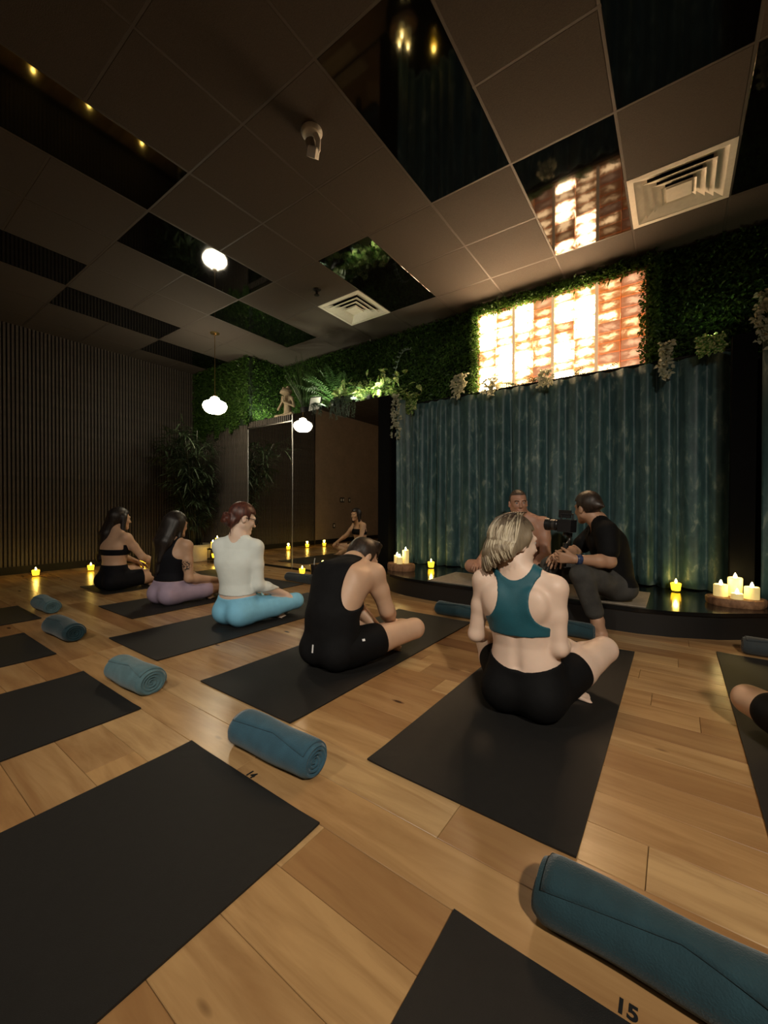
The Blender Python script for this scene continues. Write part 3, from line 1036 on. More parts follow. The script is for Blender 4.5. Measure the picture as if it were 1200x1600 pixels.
# dark tumbler with straw near the mirror
t = thing('tumbler', (-3.50, 3.42, 0), 'dark tumbler with a pale straw near the mirror, beside the tank top', 'tumbler')
smooth_angle(MB().lathe([(0.0, 0.0), (0.032, 0.0), (0.036, 0.01), (0.044, 0.17), (0.046, 0.175), (0.046, 0.185), (0.0, 0.187)], 22).build('cup', mat('smoked_cup', (0.02, 0.018, 0.018), 0.2), t), 35)
MB().tube([(0.0, 0.0, 0.185), (0.006, 0.0, 0.24), (0.016, -0.004, 0.262)], 0.0045, 8).build('straw', M_offwhite, t)

# ------------------------------------------------------------------ greenery
M_box = leaf_mat('boxwood_leaf', (0.026, 0.070, 0.012), (0.068, 0.155, 0.026), (0.145, 0.26, 0.050), 14)
M_fern = leaf_mat('fern_leaf', (0.030, 0.085, 0.022), (0.06, 0.15, 0.04), (0.12, 0.23, 0.07), 20)
M_grass = leaf_mat('grass_leaf', (0.025, 0.060, 0.015), (0.05, 0.11, 0.03), (0.11, 0.17, 0.06), 20)
M_poth = leaf_mat('pothos_leaf', (0.07, 0.18, 0.03), (0.14, 0.30, 0.06), (0.24, 0.38, 0.10), 30, variegated=(0.62, 0.62, 0.30))
M_succ = leaf_mat('succulent_leaf', (0.10, 0.16, 0.12), (0.16, 0.23, 0.18), (0.24, 0.32, 0.26), 40)
M_bam = leaf_mat('bamboo_leaf', (0.022, 0.042, 0.020), (0.05, 0.085, 0.042), (0.13, 0.17, 0.105), 18)
M_cane = mat('bamboo_cane', (0.018, 0.022, 0.012), 0.5, var=0.3, vscale=10)
M_euc = leaf_mat('garland_leaf', (0.22, 0.24, 0.14), (0.38, 0.38, 0.26), (0.55, 0.52, 0.40), 30)
M_moss = mat('green_backing', (0.008, 0.022, 0.006), 0.95, var=0.3, vscale=20)

def leaf_panel(parent, rects, dens, nrm, seed, holes=(), proud=0.0):
    """scatter of small leaves over rectangles (origin, u vector, v vector) on a wall"""
    rr = random.Random(seed)
    b = MB()
    nrm = Vector(nrm)
    for (o, u, v, low) in rects:
        o, u, v = Vector(o), Vector(u), Vector(v)
        cnt = int(u.length * v.length * dens)
        for _ in range(cnt):
            a, c = rr.random(), rr.random()
            if low and c < low(a): continue
            p = o + u * a + v * c
            if any(h(p) for h in holes): continue
            p = p + nrm * (rr.uniform(0.0, 0.05) + rr.uniform(0.0, proud))
            d = Vector((rr.gauss(0, 1), rr.gauss(0, 1), rr.gauss(0, 0.8) - 0.2)).normalized() + nrm * 0.8
            b.leaf(p, d, nrm + Vector((0, 0, rr.uniform(0.2, 1.2))), rr.uniform(0.026, 0.055), rr.uniform(0.014, 0.028), rr.uniform(0, 0.4), 0.4, 1)
    o = b.build('leaves', M_box, parent)
    tag(o, kind='stuff')
    return o
t = thing('green_wall', (-6.1, YM, 2.2), 'bright green boxwood wall in the corner above the bamboo', 'green wall', 'artificial boxwood walls')
lo_ = Vector((-6.1, YM, 2.2))
MB().box(-0.74, 0.80, -0.03, -0.026, -0.06, CEIL - 2.2).build('backing', M_moss, t)
leaf_panel(t, [(Vector((XL + 0.02, YM - 0.03, 1.98)) - lo_, (XJ - XL, 0, 0), (0, 0, CEIL - 1.98), lambda a: 0.03 + 0.13 * a + 0.05 * math.sin(a * 23) + 0.04 * math.sin(a * 51))], 5200, (0, -1, 0), 11)
MB().box(0.80, 0.806, -0.03, YS - YM, -0.03, CEIL - 2.2).build('side_backing', M_moss, t)
leaf_panel(t, [(Vector((XJ + 0.01, YM, ZL)) - lo_, (0, YS - YM, 0), (0, 0, CEIL - ZL), None)], 4000, (1, 0, 0), 12)
t = thing('green_wall', (-1.9, YS, ZL), 'dark green boxwood wall framing the salt brick panel above the curtain', 'green wall', 'artificial boxwood walls')
lo2 = Vector((-1.9, YS, ZL))
q = MB()
q.box(XJ + 1.9 + 0.01, -1.88 + 1.9, -0.012, -0.002, -0.04, CEIL - ZL); q.box(-0.205 + 1.9, XR + 1.9, -0.012, -0.002, -0.04, CEIL - ZL); q.box(-1.88 + 1.9, -0.205 + 1.9, -0.012, -0.002, 0.92, CEIL - ZL)
q.build('backing', M_moss, t)
def hole(p): return (-1.85 + 1.9 + 0.015 < p.x < -0.235 + 1.9 - 0.015) and (p.z < 3.065 - ZL - 0.012)
leaf_panel(t, [(Vector((XJ + 0.02, YS - 0.02, ZL - 0.05)) - lo2, (XJ * -1 + 1.4, 0, 0), (0, 0, CEIL - ZL + 0.04), None)], 4200, (0, -1, 0), 13, (hole,))
leaf_panel(t, [(Vector((-1.89, YS - 0.07, 3.035)) - lo2, (1.7, 0, 0), (0, 0, 0.12), None), (Vector((-1.92, YS - 0.07, 2.15)) - lo2, (0.095, 0, 0), (0, 0, 1.0), None), (Vector((-0.275, YS - 0.07, 2.15)) - lo2, (0.15, 0, 0), (0, 0, 1.0), None)], 6500, (0, -1, 0), 14, (), 0.06)

# ----- plants on the ledge
def frond(b, p, d, L, n, wl, droop, rr, lw=0.22):
    p = Vector(p); d = Vector(d).normalized()
    pts = []
    for i in range(n + 1):
        s = i / n
        pts.append(p + d * (L * s) - Vector((0, 0, 1)) * (droop * L * s * s))
    b.tube(pts, 0.0028, 4, False, 0.001)
    for i in range(2, n + 1):
        s = i / n
        tan = (pts[i] - pts[i - 1]).normalized()
        side = tan.cross(Vector((0, 0, 1)))
        if side.length < 1e-4: side = Vector((1, 0, 0))
        side.normalize()
        l = wl * math.sin(PI * (0.12 + 0.86 * s)) ** 0.8
        for sg in (-1, 1):
            b.leaf(pts[i], side * sg + tan * 0.45, Vector((0, 0, 1)), l, l * lw, 0.25 + rr.uniform(-0.1, 0.1), 0.2, 1)

def pot_(t, prof, m):
    smooth_angle(MB().lathe(prof, 24).build('pot', m, t), 40)
LX, LY = None, None
# feathery fern
t = thing('potted_fern', (-3.75, 4.08, ZL), 'feathery arching fern in the middle of the plant ledge', 'plant', 'plants on the ledge')
pot_(t, [(0.0, 0), (0.07, 0), (0.09, 0.12), (0.085, 0.12), (0.0, 0.11)], M_black)
rr = random.Random(21); b = MB()
for k in range(22):
    a = rr.uniform(0, 2 * PI); e = rr.uniform(0.45, 1.35)
    frond(b, (0, 0, 0.10), (math.cos(a) * math.cos(e) , math.sin(a) * math.cos(e) * 0.55 - 0.1, math.sin(e)), rr.uniform(0.55, 0.90), 22, 0.105, rr.uniform(0.25, 0.55), rr)
b.v = [(p[0], min(p[1], YS - 0.14 - 4.08), min(max(p[2], 0.004), CEIL - 0.03 - ZL)) for p in b.v]
tag(b.build('fronds', M_fern, t), kind='stuff')
# grass
t = thing('potted_grass', (-4.33, 4.08, ZL), 'tall spiky grass plant behind the frog statue', 'plant', 'plants on the ledge')
pot_(t, [(0.0, 0), (0.08, 0), (0.10, 0.13), (0.095, 0.13), (0.0, 0.12)], M_black)
rr = random.Random(22); b = MB()
for k in range(110):
    a = rr.uniform(0, 2 * PI); e = rr.uniform(0.95, 1.5)
    d = Vector((math.cos(a) * math.cos(e), math.sin(a) * math.cos(e) * 0.6, math.sin(e)))
    L = rr.uniform(0.50, 0.92)
    b.leaf((rr.uniform(-0.05, 0.05), rr.uniform(-0.05, 0.05), 0.10), d, (d.y, -d.x, 0.3), L, 0.016, rr.uniform(0.02, 0.30), 0.3, 3)
b.v = [(p[0], min(p[1], YS - 0.14 - 4.08), min(p[2], CEIL - 0.03 - ZL)) for p in b.v]
tag(b.build('blades', M_grass, t), kind='stuff')
# trailing arrangement at the ledge end: pothos
def oval_leaf(b, p, d, up, L, w, droop):
    b.leaf(p, d, up, L, w, droop, 0.18, 3)
t = thing('pothos_plant', (-3.10, 4.08, ZL), 'variegated broad-leaved plant at the right end of the ledge', 'plant', 'plants on the ledge')
pot_(t, [(0.0, 0), (0.08, 0), (0.11, 0.10), (0.105, 0.10), (0.0, 0.09)], M_black)
rr = random.Random(23); b = MB(); bs = MB()
for k in range(80):
    a = rr.uniform(0, 2 * PI); e = rr.uniform(0.0, 1.2)
    d = Vector((math.cos(a) * math.cos(e) * 1.5, math.sin(a) * math.cos(e) * 0.5 - 0.12, math.sin(e)))
    L = rr.uniform(0.16, 0.55)
    pts = [Vector((0, 0, 0.08)) + d * (L * s / 5) - Vector((0, 0, 0.35 * L * (s / 5) ** 2)) for s in range(6)]
    bs.tube(pts, 0.003, 5, False)
    for s in range(2, 6):
        q = pts[s]
        dd = Vector((rr.gauss(0, 0.8), rr.gauss(0, 0.5) - 0.5, rr.gauss(0.1, 0.6))) + d * 0.6
        oval_leaf(b, q, dd, (rr.uniform(-0.4, 0.4), -0.7, 1), rr.uniform(0.085, 0.14), rr.uniform(0.050, 0.080), 0.3)
for q_ in (b, bs): q_.v = [(p[0], min(p[1], YS - 0.09 - 4.08), max(p[2], 0.004)) for p in q_.v]
bs.build('stems', M_grass, t); tag(b.build('foliage', M_poth, t), kind='stuff')
# big leaves plant in a black box
t = thing('rubber_plant', (-3.58, 3.99, ZL), 'broad-leaved plant in a square black pot on the ledge', 'plant', 'plants on the ledge')
MB().bbox(-0.085, 0.085, -0.07, 0.07, 0.0, 0.15, 0.006).build('pot', M_black, t)
rr = random.Random(24)
for k, (dx, dz, L, w) in enumerate(((-0.5, 1.0, 0.19, 0.095), (0.35, 1.1, 0.26, 0.11), (0.8, 0.5, 0.20, 0.10), (-0.15, 1.3, 0.16, 0.09), (0.15, 0.7, 0.17, 0.09), (-0.8, 0.6, 0.15, 0.07))):
    b = MB(); b.leaf((0.03 * dx, -0.01, 0.145), (dx, -0.15 * (k % 3), dz), (0, -1, 0.25), L, w, 0.05, 0.2, 3)
    o = b.build('leaf', M_poth, t, None, True); md = o.modifiers.new('sub', 'SUBSURF'); md.levels = 1; md.render_levels = 1
# trailing succulents hanging over the edge
def trailing(x, y, w, n, Lmin, Lmax, label, m, seed, name='trailing_succulent', lw=0.016, ll=0.024):
    t = thing(name, (x, y, ZL), label, 'plant', 'trailing plants on the ledge')
    MB().bbox(-w / 2, w / 2, -0.05, 0.05, 0, 0.035, 0.004).build('tray', M_black, t)
    rr = random.Random(seed); b = MB()
    for k in range(n):
        px = rr.uniform(-w / 2, w / 2); L = rr.uniform(Lmin, Lmax)
        front = rr.random() < 0.62
        pts = []
        y0 = rr.uniform(-0.05, 0.05)
        for s in range(9):
            u = s / 8
            if front:
                yy = y0 + (-0.10 - y0 - (y + 0 - YM) + 0.04) * min(1, u * 2.2); zz = 0.06 + 0.03 * math.sin(u * 3) - L * max(0, u - 0.35) * 1.5
            else:
                yy = y0 - 0.03 * u; zz = 0.03 + L * 0.45 * u
            pts.append(Vector((px + 0.03 * math.sin(u * 5 + k), yy, zz)))
        b.tube(pts, 0.002, 4, False)
        for s in range(8):
            for q in range(4):
                p = pts[s].lerp(pts[s + 1], q / 4)
                b.leaf(p, (rr.gauss(0, 1), rr.gauss(0, 1) - 0.5, rr.gauss(0, 0.8)), (0, -0.3, 1), ll * rr.uniform(0.7, 1.2), lw, 0.2, 0.3, 1)
    tag(b.build('trails', m, t), kind='stuff')
trailing(-3.42, 3.96, 0.34, 34, 0.10, 0.26, 'grey-green succulent trailing over the front of the ledge', M_succ, 31)
trailing(-3.88, 3.95, 0.08, 7, 0.08, 0.18, 'small grey-green trailing sprig beside the framed picture', M_succ, 32)
# curved pale sprig right of the pothos
t = thing('silver_sprig', (-2.86, 4.10, ZL), 'pale curved sprig rising from the right end of the ledge', 'plant', 'plants on the ledge')
rr = random.Random(33); b = MB()
pts = [Vector((0.02 + 0.05 * s / 10 + 0.20 * (s / 10) ** 2, 0, 0.05 + 0.55 * math.sin(s / 10 * 1.75))) for s in range(11)]
b.tube(pts, 0.003, 5)
for s in range(2, 11):
    for sg in (-1, 1): b.leaf(pts[s], (sg * 0.8, -0.4, 0.5), (0, -1, 0.3), 0.045, 0.022, 0.1, 0.2, 1)
b.build('sprig', M_succ, t)
# hanging vines on the curtain return and along the curtain top
def vine(x, y, z, L, n, m, label, seed, spread=0.05, ll=0.04, lw=0.028, name='hanging_vine', cat='vine'):
    t = thing(name, (x, y, z), label, cat, 'vines along the curtain top')
    rr = random.Random(seed); b = MB(); bs = MB()
    for k in range(n):
        l = L * rr.uniform(0.55, 1.0); dx = rr.uniform(-spread, spread)
        pts = [Vector((dx + 0.02 * math.sin(s * 0.9 + k), -0.02 - 0.03 * rr.random(), 0.02 - l * s / 10)) for s in range(11)]
        bs.tube(pts, 0.0022, 4, False)
        for s in range(11):
            for q in range(2):
                b.leaf(pts[s], (rr.gauss(0, 1), -abs(rr.gauss(0, 0.7)), rr.gauss(-0.3, 0.6)), (0, -1, 0.4), ll * rr.uniform(0.7, 1.2), lw, 0.3, 0.25, 2)
    bs.build('stems', M_grass, t); tag(b.build('leaves', m, t), kind='stuff')
vine(-2.60, 3.90, 2.15, 0.50, 7, M_euc, 'pale leafy vine hanging at the left end of the curtain', 41, 0.10)
vine(-2.58, 4.15, 2.20, 0.22, 9, M_poth, 'bright green lit leaves at the left top corner of the curtain', 42, 0.10)
vine(-1.98, 4.20, 2.34, 0.24, 8, M_euc, 'cream-leaved sprig left of the glowing salt panel', 43, 0.07)
vine(-1.62, 4.21, 2.24, 0.20, 4, M_euc, 'pale sprig under the left part of the salt panel', 44, 0.06)
vine(-1.05, 4.21, 2.22, 0.17, 4, M_euc, 'pale sprig under the middle of the salt panel', 45, 0.06)
vine(-0.10, 4.20, 2.25, 0.30, 6, M_euc, 'dim sprig right of the salt panel hanging on the curtain', 46, 0.05)
vine(0.22, 4.20, 2.24, 0.14, 9, M_poth, 'small bright green tuft lit from below at the upper right', 47, 0.06)
vine(0.52, 4.02, 2.42, 0.42, 8, M_euc, 'pale dried vine at the right frame edge above the post', 48, 0.06)
# fern fringe on the lower shelf of the salt panel
t = thing('fern_fringe', (-1.04, YS - 0.09, ZL + 0.006), 'row of small golden-lit fern fronds along the foot of the salt panel', 'plant')
rr = random.Random(51)
b = MB()
for k in range(26):
    x = rr.uniform(-0.78, 0.72)
    frond(b, (x, 0, 0.005), (rr.choice((-1, 1)) * rr.uniform(0.5, 1), -0.15, rr.uniform(0.25, 0.6)), rr.uniform(0.12, 0.22), 9, 0.05, rr.uniform(0.1, 0.35), rr, 0.3)
tag(b.build('fronds', M_fern, t), kind='stuff')

# plant uplights on the ledge and beside the panel, some added for brightness
def uplight(x, y, z, power, color, label, tx=0, ty=0, tz=1, size=0.02):
    t = thing('plant_uplight', (x, y, z), label, 'spotlight', 'plant uplights')
    smooth_angle(MB().lathe([(0.0, 0.0), (0.03, 0.0), (0.03, 0.01), (0.0, 0.012)], 16).build('base', M_black, t))
    smooth_angle(MB().lathe([(0.0, 0.012), (0.018, 0.014), (0.024, 0.045), (0.020, 0.047), (0.0, 0.04)], 16).build('barrel', M_black, t))
    ld = bpy.data.lights.new('bulb', 'SPOT'); ld.energy = power; ld.color = color; ld.shadow_soft_size = size; ld.spot_size = math.radians(150); ld.spot_blend = 0.6
    lo = bpy.data.objects.new('bulb', ld); link(lo); lo.parent = t; lo.location = (0, 0, 0.065)
    lo.rotation_euler = Vector((tx, ty, tz)).to_track_quat('-Z', 'Y').to_euler()
for k_, (ux, pw_, lb) in enumerate(((-2.93, 0.85, 'small black uplight at the right end of the plant ledge'), (-3.27, 0.9, 'small black uplight between the succulent and the broad-leaved plant'), (-3.80, 0.7, 'added small black uplight at the middle of the ledge below the fern'))):  # the lamp below the fern is added to brighten the dim plants
    uplight(ux, 3.872, ZL, L_PLANT * pw_, (1.0, 0.96, 0.66), lb, 0.0, 0.45, 0.8, 0.03)
uplight(-4.20, 4.20, ZL, L_PLANT * 0.6, (1.0, 0.96, 0.7), 'added small black uplight between the grass and the framed certificate', -0.3, -0.25, 0.8, 0.02)  # added lamp, lifts the grass blades and the frog's right side
uplight(-5.02, 3.90, ZL, L_PLANT * 0.7, (0.95, 1.0, 0.65), 'added small black uplight at the left end of the ledge behind the frog', -0.5, 0.4, 0.7, 0.03)  # added lamp, brightens the green wall in the corner
uplight(0.22, 4.20, 2.19, L_PLANT * 0.12, (0.9, 1.0, 0.6), 'tiny uplight tucked under the green tuft at the upper right', 0.0, -0.2, 0.9, 0.01)

# framed picture on the ledge
t = thing('picture_frame', (-4.045, 3.93, ZL + 0.002), 'small framed white certificate in a black frame leaning on the ledge', 'picture frame')
t.rotation_euler = (-0.14, 0.07, 0.10)
q = MB(); w, h = 0.105, 0.23
q.box(-w, w, 0, 0.015, 0, 0.012); q.box(-w, w, 0, 0.015, h - 0.012, h); q.box(-w, -w + 0.012, 0, 0.015, 0.012, h - 0.012); q.box(w - 0.012, w, 0, 0.015, 0.012, h - 0.012)
q.build('frame', M_black, t)
def paper_mat():
    N = NT('certificate_paper')
    v = N.coords((1, 1, 1))
    f = N.noise(v, 28, 4, 0.6)
    tc = N.n('ShaderNodeTexCoord'); dn = N.n('ShaderNodeVectorMath', operation='DISTANCE'); N.l(tc.outputs['Object'], dn.inputs[0]); dn.inputs[1].default_value = (0, 0, 0.11)
    mk = N.mix(1.0, N.ramp(dn.outputs['Value'], [(0.03, (0.8, 0.8, 0.8)), (0.05, (0, 0, 0))]), N.ramp(f, [(0.45, (0, 0, 0)), (0.55, (1, 1, 1))]), 'MULTIPLY')
    N.base(N.mix(mk, (0.72, 0.74, 0.72), (0.35, 0.36, 0.36)))
    N.rough(0.4)
    return N.m
MB().box(-w + 0.012, w - 0.012, 0.004, 0.010, 0.012, h - 0.012).build('paper', paper_mat(), t)

# ------------------------------------------------------------------ bamboo in the corner
t = thing('potted_bamboo', (-6.30, 3.50, 0), 'tall dark bamboo plant in a cream planter in the corner', 'plant')
M_cream = mat('cream_planter', (0.55, 0.48, 0.33), 0.6)
smooth_angle(MB().lathe([(0.0, 0.0), (0.21, 0.0), (0.22, 0.01), (0.25, 0.27), (0.235, 0.27), (0.21, 0.24), (0.0, 0.24)], 30).build('planter', M_cream, t), 35)
smooth_angle(MB().lathe([(0.0, 0.235), (0.215, 0.245), (0.0, 0.26)], 20).build('soil', mat('soil', (0.02, 0.014, 0.01), 0.95, var=0.4, vscale=60, bump=0.8), t))
rr = random.Random(61)
b = MB()
for k in range(15):
    a = rr.uniform(0, 2 * PI); r0 = rr.uniform(0.02, 0.15)
    H = rr.uniform(1.45, 2.05)
    lean = Vector((rr.uniform(-0.22, 0.72), rr.uniform(-0.55, 0.20), 0))
    pts = []
    for s in range(9):
        u = s / 8
        pts.append(Vector((r0 * math.cos(a), r0 * math.sin(a), 0.24)) + lean * (u ** 1.6) + Vector((0, 0, (H - 0.24) * u)))
    cane = MB(); cane.tube(pts, [0.012 - 0.006 * s / 8 + (0.002 if s % 2 else 0) for s in range(9)], 7)
    cane.build('cane', M_cane, t, None, True)
    for s in range(2, 9):
        for q in range(4 if s > 3 else 2):
            p = pts[s] + Vector((0, 0, rr.uniform(-0.09, 0.09)))
            aa = rr.uniform(0, 2 * PI)
            out = Vector((math.cos(aa), math.sin(aa), rr.uniform(-0.1, 0.5)))
            tip = p + out * rr.uniform(0.10, 0.28)
            b.tube([p, tip], 0.002, 3, False)
            for z in range(5):
                dd = out + Vector((rr.gauss(0, 0.6), rr.gauss(0, 0.6), rr.gauss(-0.12, 0.45)))
                b.leaf(p.lerp(tip, rr.uniform(0.3, 1)), dd, (0, 0, 1), rr.uniform(0.13, 0.24), rr.uniform(0.016, 0.030), rr.uniform(0.0, 0.4), 0.3, 2)
# keep foliage inside the corner
bb = MB(); keep = []
x_lim, y_lim = (XL + 0.03) - (-6.30), (YM - 0.035) - 3.50
b.v = [(max(p[0], x_lim), min(p[1], y_lim), p[2]) for p in b.v]
tag(b.build('foliage', M_bam, t), kind='stuff')

# ------------------------------------------------------------------ figures: smooth union of tapered limbs, polygonised as one surface
def V3(p): return np.array(p, dtype=np.float64)
def unit(v):
    v = V3(v); return v / max(1e-9, np.linalg.norm(v))

class Sdf:
    def __init__(self):
        self.pr = []
    def cone(self, a, b, ra, rb, k=0.03, tag='', op=1):
        self.pr.append(('c', V3(a), V3(b), ra, rb, k, tag, op)); return self
    def ell(self, c, r, ax=None, k=0.03, tag='', op=1):
        ax = np.eye(3) if ax is None else np.array([unit(q) for q in ax])
        self.pr.append(('e', V3(c), V3(r), ax, None, k, tag, op)); return self
    def slab(self, a, b, wa, da, wb, db, rt, k=0.04, tag='', op=1):
        self.pr.append(('s', V3(a), V3(b), (wa, da, wb, db), unit(rt), k, tag, op)); return self
    def bounds(self, p):
        if p[0] == 'c':
            r = max(p[3], p[4]); return np.minimum(p[1], p[2]) - r, np.maximum(p[1], p[2]) + r
        if p[0] == 'e':
            r = max(p[2]); return p[1] - r, p[1] + r
        r = max(p[3]); return np.minimum(p[1], p[2]) - r, np.maximum(p[1], p[2]) + r
    def dist(self, p, X, Y, Z, infl):
        if p[0] == 'c':
            a, b, ra, rb = p[1], p[2], p[3] + infl, p[4] + infl
            ba = b - a; L2 = max(1e-12, float(ba @ ba))
            t = ((X - a[0]) * ba[0] + (Y - a[1]) * ba[1] + (Z - a[2]) * ba[2]) / L2
            t = np.clip(t, 0, 1)
            return np.sqrt((X - a[0] - ba[0] * t) ** 2 + (Y - a[1] - ba[1] * t) ** 2 + (Z - a[2] - ba[2] * t) ** 2) - (ra + (rb - ra) * t)
        if p[0] == 'e':
            c, r, ax = p[1], p[2] + infl, p[3]
            x, y, z = X - c[0], Y - c[1], Z - c[2]
            u = (x * ax[0][0] + y * ax[0][1] + z * ax[0][2]); v = (x * ax[1][0] + y * ax[1][1] + z * ax[1][2]); w = (x * ax[2][0] + y * ax[2][1] + z * ax[2][2])
            k0 = np.sqrt((u / r[0]) ** 2 + (v / r[1]) ** 2 + (w / r[2]) ** 2)
            k1 = np.sqrt((u / r[0] ** 2) ** 2 + (v / r[1] ** 2) ** 2 + (w / r[2] ** 2) ** 2) + 1e-9
            return k0 * (k0 - 1.0) / k1
        a, b, (wa, da, wb, db), rt = p[1], p[2], p[3], p[4]
        ba = b - a; L = max(1e-9, np.linalg.norm(ba)); d = ba / L
        r_ = rt - d * (rt @ d); r_ = unit(r_); f_ = np.cross(r_, d)
        x, y, z = X - a[0], Y - a[1], Z - a[2]
        t = x * d[0] + y * d[1] + z * d[2]
        u = x * r_[0] + y * r_[1] + z * r_[2]; v = x * f_[0] + y * f_[1] + z * f_[2]
        tt = np.clip(t / L, 0, 1)
        w = wa + (wb - wa) * tt + infl; dp = da + (db - da) * tt + infl
        ex = t - tt * L
        m = np.minimum(w, dp)
        k0 = np.sqrt((u / w) ** 2 + (v / dp) ** 2 + (ex / m) ** 2)
        k1 = np.sqrt((u / w ** 2) ** 2 + (v / dp ** 2) ** 2 + (ex / m ** 2) ** 2) + 1e-9
        return k0 * (k0 - 1.0) / k1
    def grid(self, h, infl=0.0, tags=None, region=None, pad=0.03, kmul=1.0):
        pr = [p for p in self.pr if tags is None or p[6] in tags]
        lo = np.min([self.bounds(p)[0] for p in pr if p[7] > 0], axis=0) - pad - infl
        hi = np.max([self.bounds(p)[1] for p in pr if p[7] > 0], axis=0) + pad + infl
        n = np.ceil((hi - lo) / h).astype(int) + 1
        ax = [lo[i] + h * np.arange(n[i]) for i in range(3)]
        FAR = 0.08
        D = np.full(n, FAR, dtype=np.float32)
        for p in pr:
            b0, b1 = self.bounds(p)
            m = 0.05 + infl
            i0 = np.maximum(0, np.floor((b0 - m - lo) / h).astype(int)); i1 = np.minimum(n, np.ceil((b1 + m - lo) / h).astype(int) + 1)
            if np.any(i1 <= i0): continue
            sl = tuple(slice(i0[q], i1[q]) for q in range(3))
            X = ax[0][sl[0]][:, None, None]; Y = ax[1][sl[1]][None, :, None]; Z = ax[2][sl[2]][None, None, :]
            d = self.dist(p, X, Y, Z, infl).astype(np.float32)
            A = D[sl]; k = p[5] * kmul
            if p[7] > 0:
                q = np.clip(0.5 + 0.5 * (A - d) / k, 0, 1)
                D[sl] = A * (1 - q) + d * q - k * q * (1 - q)
            else:
                d = -d
                q = np.clip(0.5 - 0.5 * (A - d) / k, 0, 1)
                D[sl] = A * (1 - q) + d * q + k * q * (1 - q)
        if region is not None:
            R_ = region(ax[0][:, None, None], ax[1][None, :, None], ax[2][None, None, :])
            D = np.maximum(D, np.broadcast_to(R_, D.shape).astype(np.float32))
        return D, lo, h

def nets(D, lo, h):
    ins = D < 0
    n = D.shape
    c = ins[:-1, :-1, :-1].astype(np.int8)
    for dx, dy, dz in ((1, 0, 0), (0, 1, 0), (0, 0, 1), (1, 1, 0), (1, 0, 1), (0, 1, 1), (1, 1, 1)):
        c = c + ins[dx:n[0] - 1 + dx, dy:n[1] - 1 + dy, dz:n[2] - 1 + dz]
    act = (c > 0) & (c < 8)
    I, J, K = np.nonzero(act)
    idx = np.full(act.shape, -1, dtype=np.int32)
    idx[I, J, K] = np.arange(len(I))
    acc = np.zeros((len(I), 3)); cnt = np.zeros(len(I))
    corners = [(0, 0, 0), (1, 0, 0), (0, 1, 0), (1, 1, 0), (0, 0, 1), (1, 0, 1), (0, 1, 1), (1, 1, 1)]
    val = [D[I + a, J + b, K + d] for a, b, d in corners]
    for e0, e1 in ((0, 1), (2, 3), (4, 5), (6, 7), (0, 2), (1, 3), (4, 6), (5, 7), (0, 4), (1, 5), (2, 6), (3, 7)):
        a, b = val[e0], val[e1]
        m = (a < 0) != (b < 0)
        den = np.where(m, a - b, 1.0)
        t = np.where(m, a / den, 0)
        p0 = np.array(corners[e0]); p1 = np.array(corners[e1])
        acc += np.where(m[:, None], p0[None, :] + (p1 - p0)[None, :] * t[:, None], 0); cnt += m
    P = acc / cnt[:, None] + np.stack([I, J, K], 1)
    P = lo[None, :] + h * P
    F = []
    # x edges
    for axis in range(3):
        s0 = [slice(None)] * 3; s1 = [slice(None)] * 3
        s0[axis] = slice(0, -1); s1[axis] = slice(1, None)
        a, b = ins[tuple(s0)], ins[tuple(s1)]
        cr = a != b
        o1, o2 = [q for q in range(3) if q != axis]
        ii = np.array(np.nonzero(cr)).T
        lim = np.array(n) - 2
        ok = (ii[:, o1] > 0) & (ii[:, o2] > 0) & (ii[:, o1] <= lim[o1]) & (ii[:, o2] <= lim[o2])
        ii = ii[ok]
        sgn = a[ii[:, 0], ii[:, 1], ii[:, 2]]
        def g(d1, d2):
            q = ii.copy(); q[:, o1] += d1; q[:, o2] += d2
            return idx[q[:, 0], q[:, 1], q[:, 2]]
        quad = np.stack([g(-1, -1), g(0, -1), g(0, 0), g(-1, 0)], 1)
        flip_ = sgn if axis != 1 else ~sgn
        quad[~flip_] = quad[~flip_][:, ::-1]
        F.append(quad)
    F = np.concatenate(F)
    F = F[(F >= 0).all(1)]
    return P, F

def np_mesh(name, P, F, smooth=True, relax=1):
    for _ in range(relax):
        A = np.zeros_like(P); C_ = np.zeros(len(P))
        for a, b in ((0, 1), (1, 2), (2, 3), (3, 0)):
            np.add.at(A, F[:, a], P[F[:, b]]); np.add.at(C_, F[:, a], 1)
            np.add.at(A, F[:, b], P[F[:, a]]); np.add.at(C_, F[:, b], 1)
        C_[C_ == 0] = 1
        P = P * 0.5 + 0.5 * A / C_[:, None]
    me = bpy.data.meshes.new(name)
    me.vertices.add(len(P)); me.vertices.foreach_set('co', P.astype(np.float32).ravel())
    me.loops.add(F.size); me.loops.foreach_set('vertex_index', F.astype(np.int32).ravel())
    me.polygons.add(len(F)); me.polygons.foreach_set('loop_start', np.arange(0, F.size, 4, dtype=np.int32))
    try:
        me.polygons.foreach_set('loop_total', np.full(len(F), 4, dtype=np.int32))
    except Exception:
        pass
    me.update(calc_edges=True)
    me.validate()
    me.polygons.foreach_set('use_smooth', [True] * len(me.polygons))
    return me

def sdf_obj(S, name, m, root, base, h=0.006, infl=0.0, tags=None, region=None, relax=1, kmul=1.0, floor_z=None):
    if floor_z is None: floor_z = base[2]
    fl_ = lambda X, Y, Z: (floor_z - Z) + 0 * X + 0 * Y
    region = fl_ if region is None else AND(region, fl_)
    D, lo, hh = S.grid(h, infl, tags, region, kmul=kmul)
    P, F = nets(D, lo, hh)
    if len(F) == 0:
        return None
    me = np_mesh(name, P - V3(base)[None, :], F, True, relax)
    me.materials.append(m)
    return mesh_obj(name, me, None, root)

def head_frame(hf, hu):
    f = unit(hf); u = unit(V3(hu) - f * (V3(hu) @ f)); r = np.cross(f, u)
    return r, f, u

